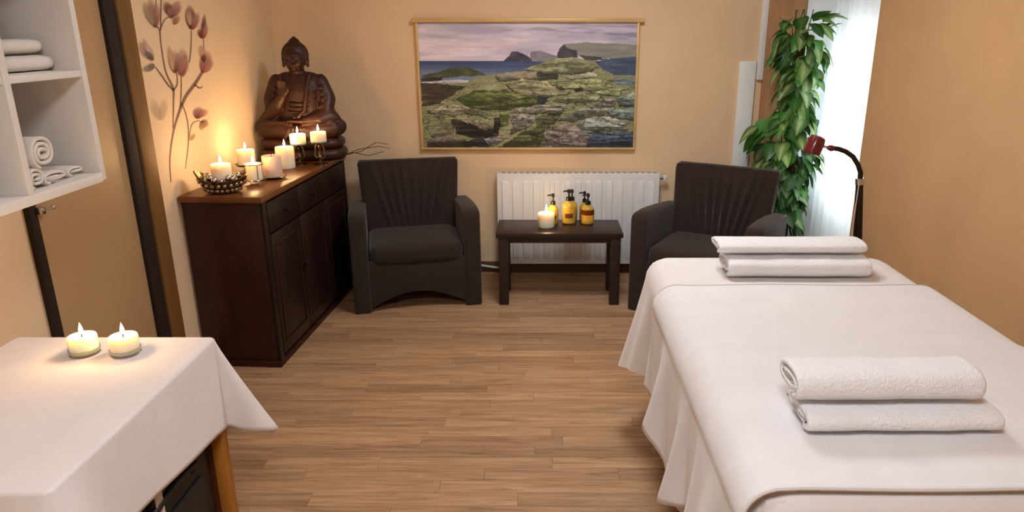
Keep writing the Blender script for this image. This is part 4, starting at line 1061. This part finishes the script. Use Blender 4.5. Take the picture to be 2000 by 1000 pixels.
MB().tube([rel(L_(1676, 354))+Vector((0, -.012, 0)), rel(L_(1668, 400))+Vector((0, -.018, 0)), rel(L_(1660, 462))+Vector((0, -.018, 0)), Vector((-.04, -.02, .3)), Vector((-.08, .02, .02))], .0025, 6).build('cord', 'tag_white', lp)

# ================================================================ CLIMBING PLANT
PX, PY = 1.565, 4.47
pt = thing('climbing_plant', 'tall leafy green climbing plant in the corner behind the right armchair', 'plant', (PX, PY, 0))
MB().lathe([(.11, 0), (.145, .22), (.15, .25), (.135, .25), (.13, .22), (.002, .21)], n=28).build('pot', 'pot', pt)
MB().lathe([(.128, .205), (.128, .222), (.002, .226)], n=24).build('soil', 'soil', pt)
MB().tube([(0, 0, .2), (.01, 0, .8), (-.01, .01, 1.55)], .028, 10).build('moss_pole', 'moss', pt)
rl = random.Random(11)
for k in range(7):
    a0 = rl.uniform(0, 2*PI); pts = []
    for i in range(16):
        z = .22+i*.1; a = a0+i*.45; rr = .045+.03*math.sin(i*.7+k); pts.append((rr*math.cos(a), rr*math.sin(a), z))
    MB().tube(pts, [.006-.0002*i for i in range(16)], 6).build('stem', 'stem', pt)
def leaf_mesh(name, L, Wd, fold, droop, m, vg):
    NU, NV = 8, 4; vs, fs, cols = [], [], []
    for i in range(NU+1):
        u = i/NU; w_ = Wd*math.sin(PI*u**.8)**.8*(1-.25*u) if 0 < u < 1 else .0015
        for j in range(-NV//2, NV//2+1):
            v = j/(NV/2); vs.append((v*w_/2, u*L, -droop*u*u*L + fold*abs(v)*w_/2 - .0))
            g = max(0, 1-abs(v)*1.6)*vg*(1-abs(u-.5)*.8); cols.append((g, g, g, 1))
    for i in range(NU):
        for j in range(NV): k = i*(NV+1)+j; fs.append((k, k+1, k+NV+2, k+NV+1))
    me = bpy.data.meshes.new(name); me.from_pydata(vs, [], fs); me.polygons.foreach_set('use_smooth', [True]*len(fs))
    ca = me.color_attributes.new('col', 'FLOAT_COLOR', 'POINT'); ca.data.foreach_set('color', [c for q in cols for c in q]); me.materials.append(M[m]); return me
LM = [leaf_mesh('leaf', .115, .088, .22, .35, 'leaf_a', .25), leaf_mesh('leaf', .13, .094, .18, .45, 'leaf_b', .75), leaf_mesh('leaf', .10, .080, .25, .3, 'leaf_a', .6), leaf_mesh('leaf', .12, .070, .2, .5, 'leaf_b', .4)]
for k in range(300):
    z = .34+1.34*((k*.6180339) % 1)
    front = rl.random() < .72
    a = rl.uniform(PI*1.02, PI*1.98) if front else rl.uniform(0, PI)
    hw = .115 + .03*math.sin(z*9) + (.05 if .80 < z < 1.08 else 0)      # half width of the column
    bx = hw*math.cos(a)*rl.uniform(.5, 1.0); by = .075*math.sin(a)*rl.uniform(.6, 1.0)
    if .80 < z < 1.10 and bx < -.05: bx -= rl.uniform(0, .07)
    o = link('leaf', rl.choice(LM if z > 1.15 else [LM[0], LM[2], LM[0], LM[1]]), pt); o.location = (bx, by, z)
    s_ = rl.uniform(.85, 1.3) * (.85 if math.cos(a) > .5 else 1); o.scale = (s_, s_, s_)
    azi = a-PI/2+rl.uniform(-.7, .7)
    o.rotation_euler = (rl.uniform(-1.15, -.25) if z < 1.6 else rl.uniform(-.4, .9), rl.uniform(-.5, .5), azi)
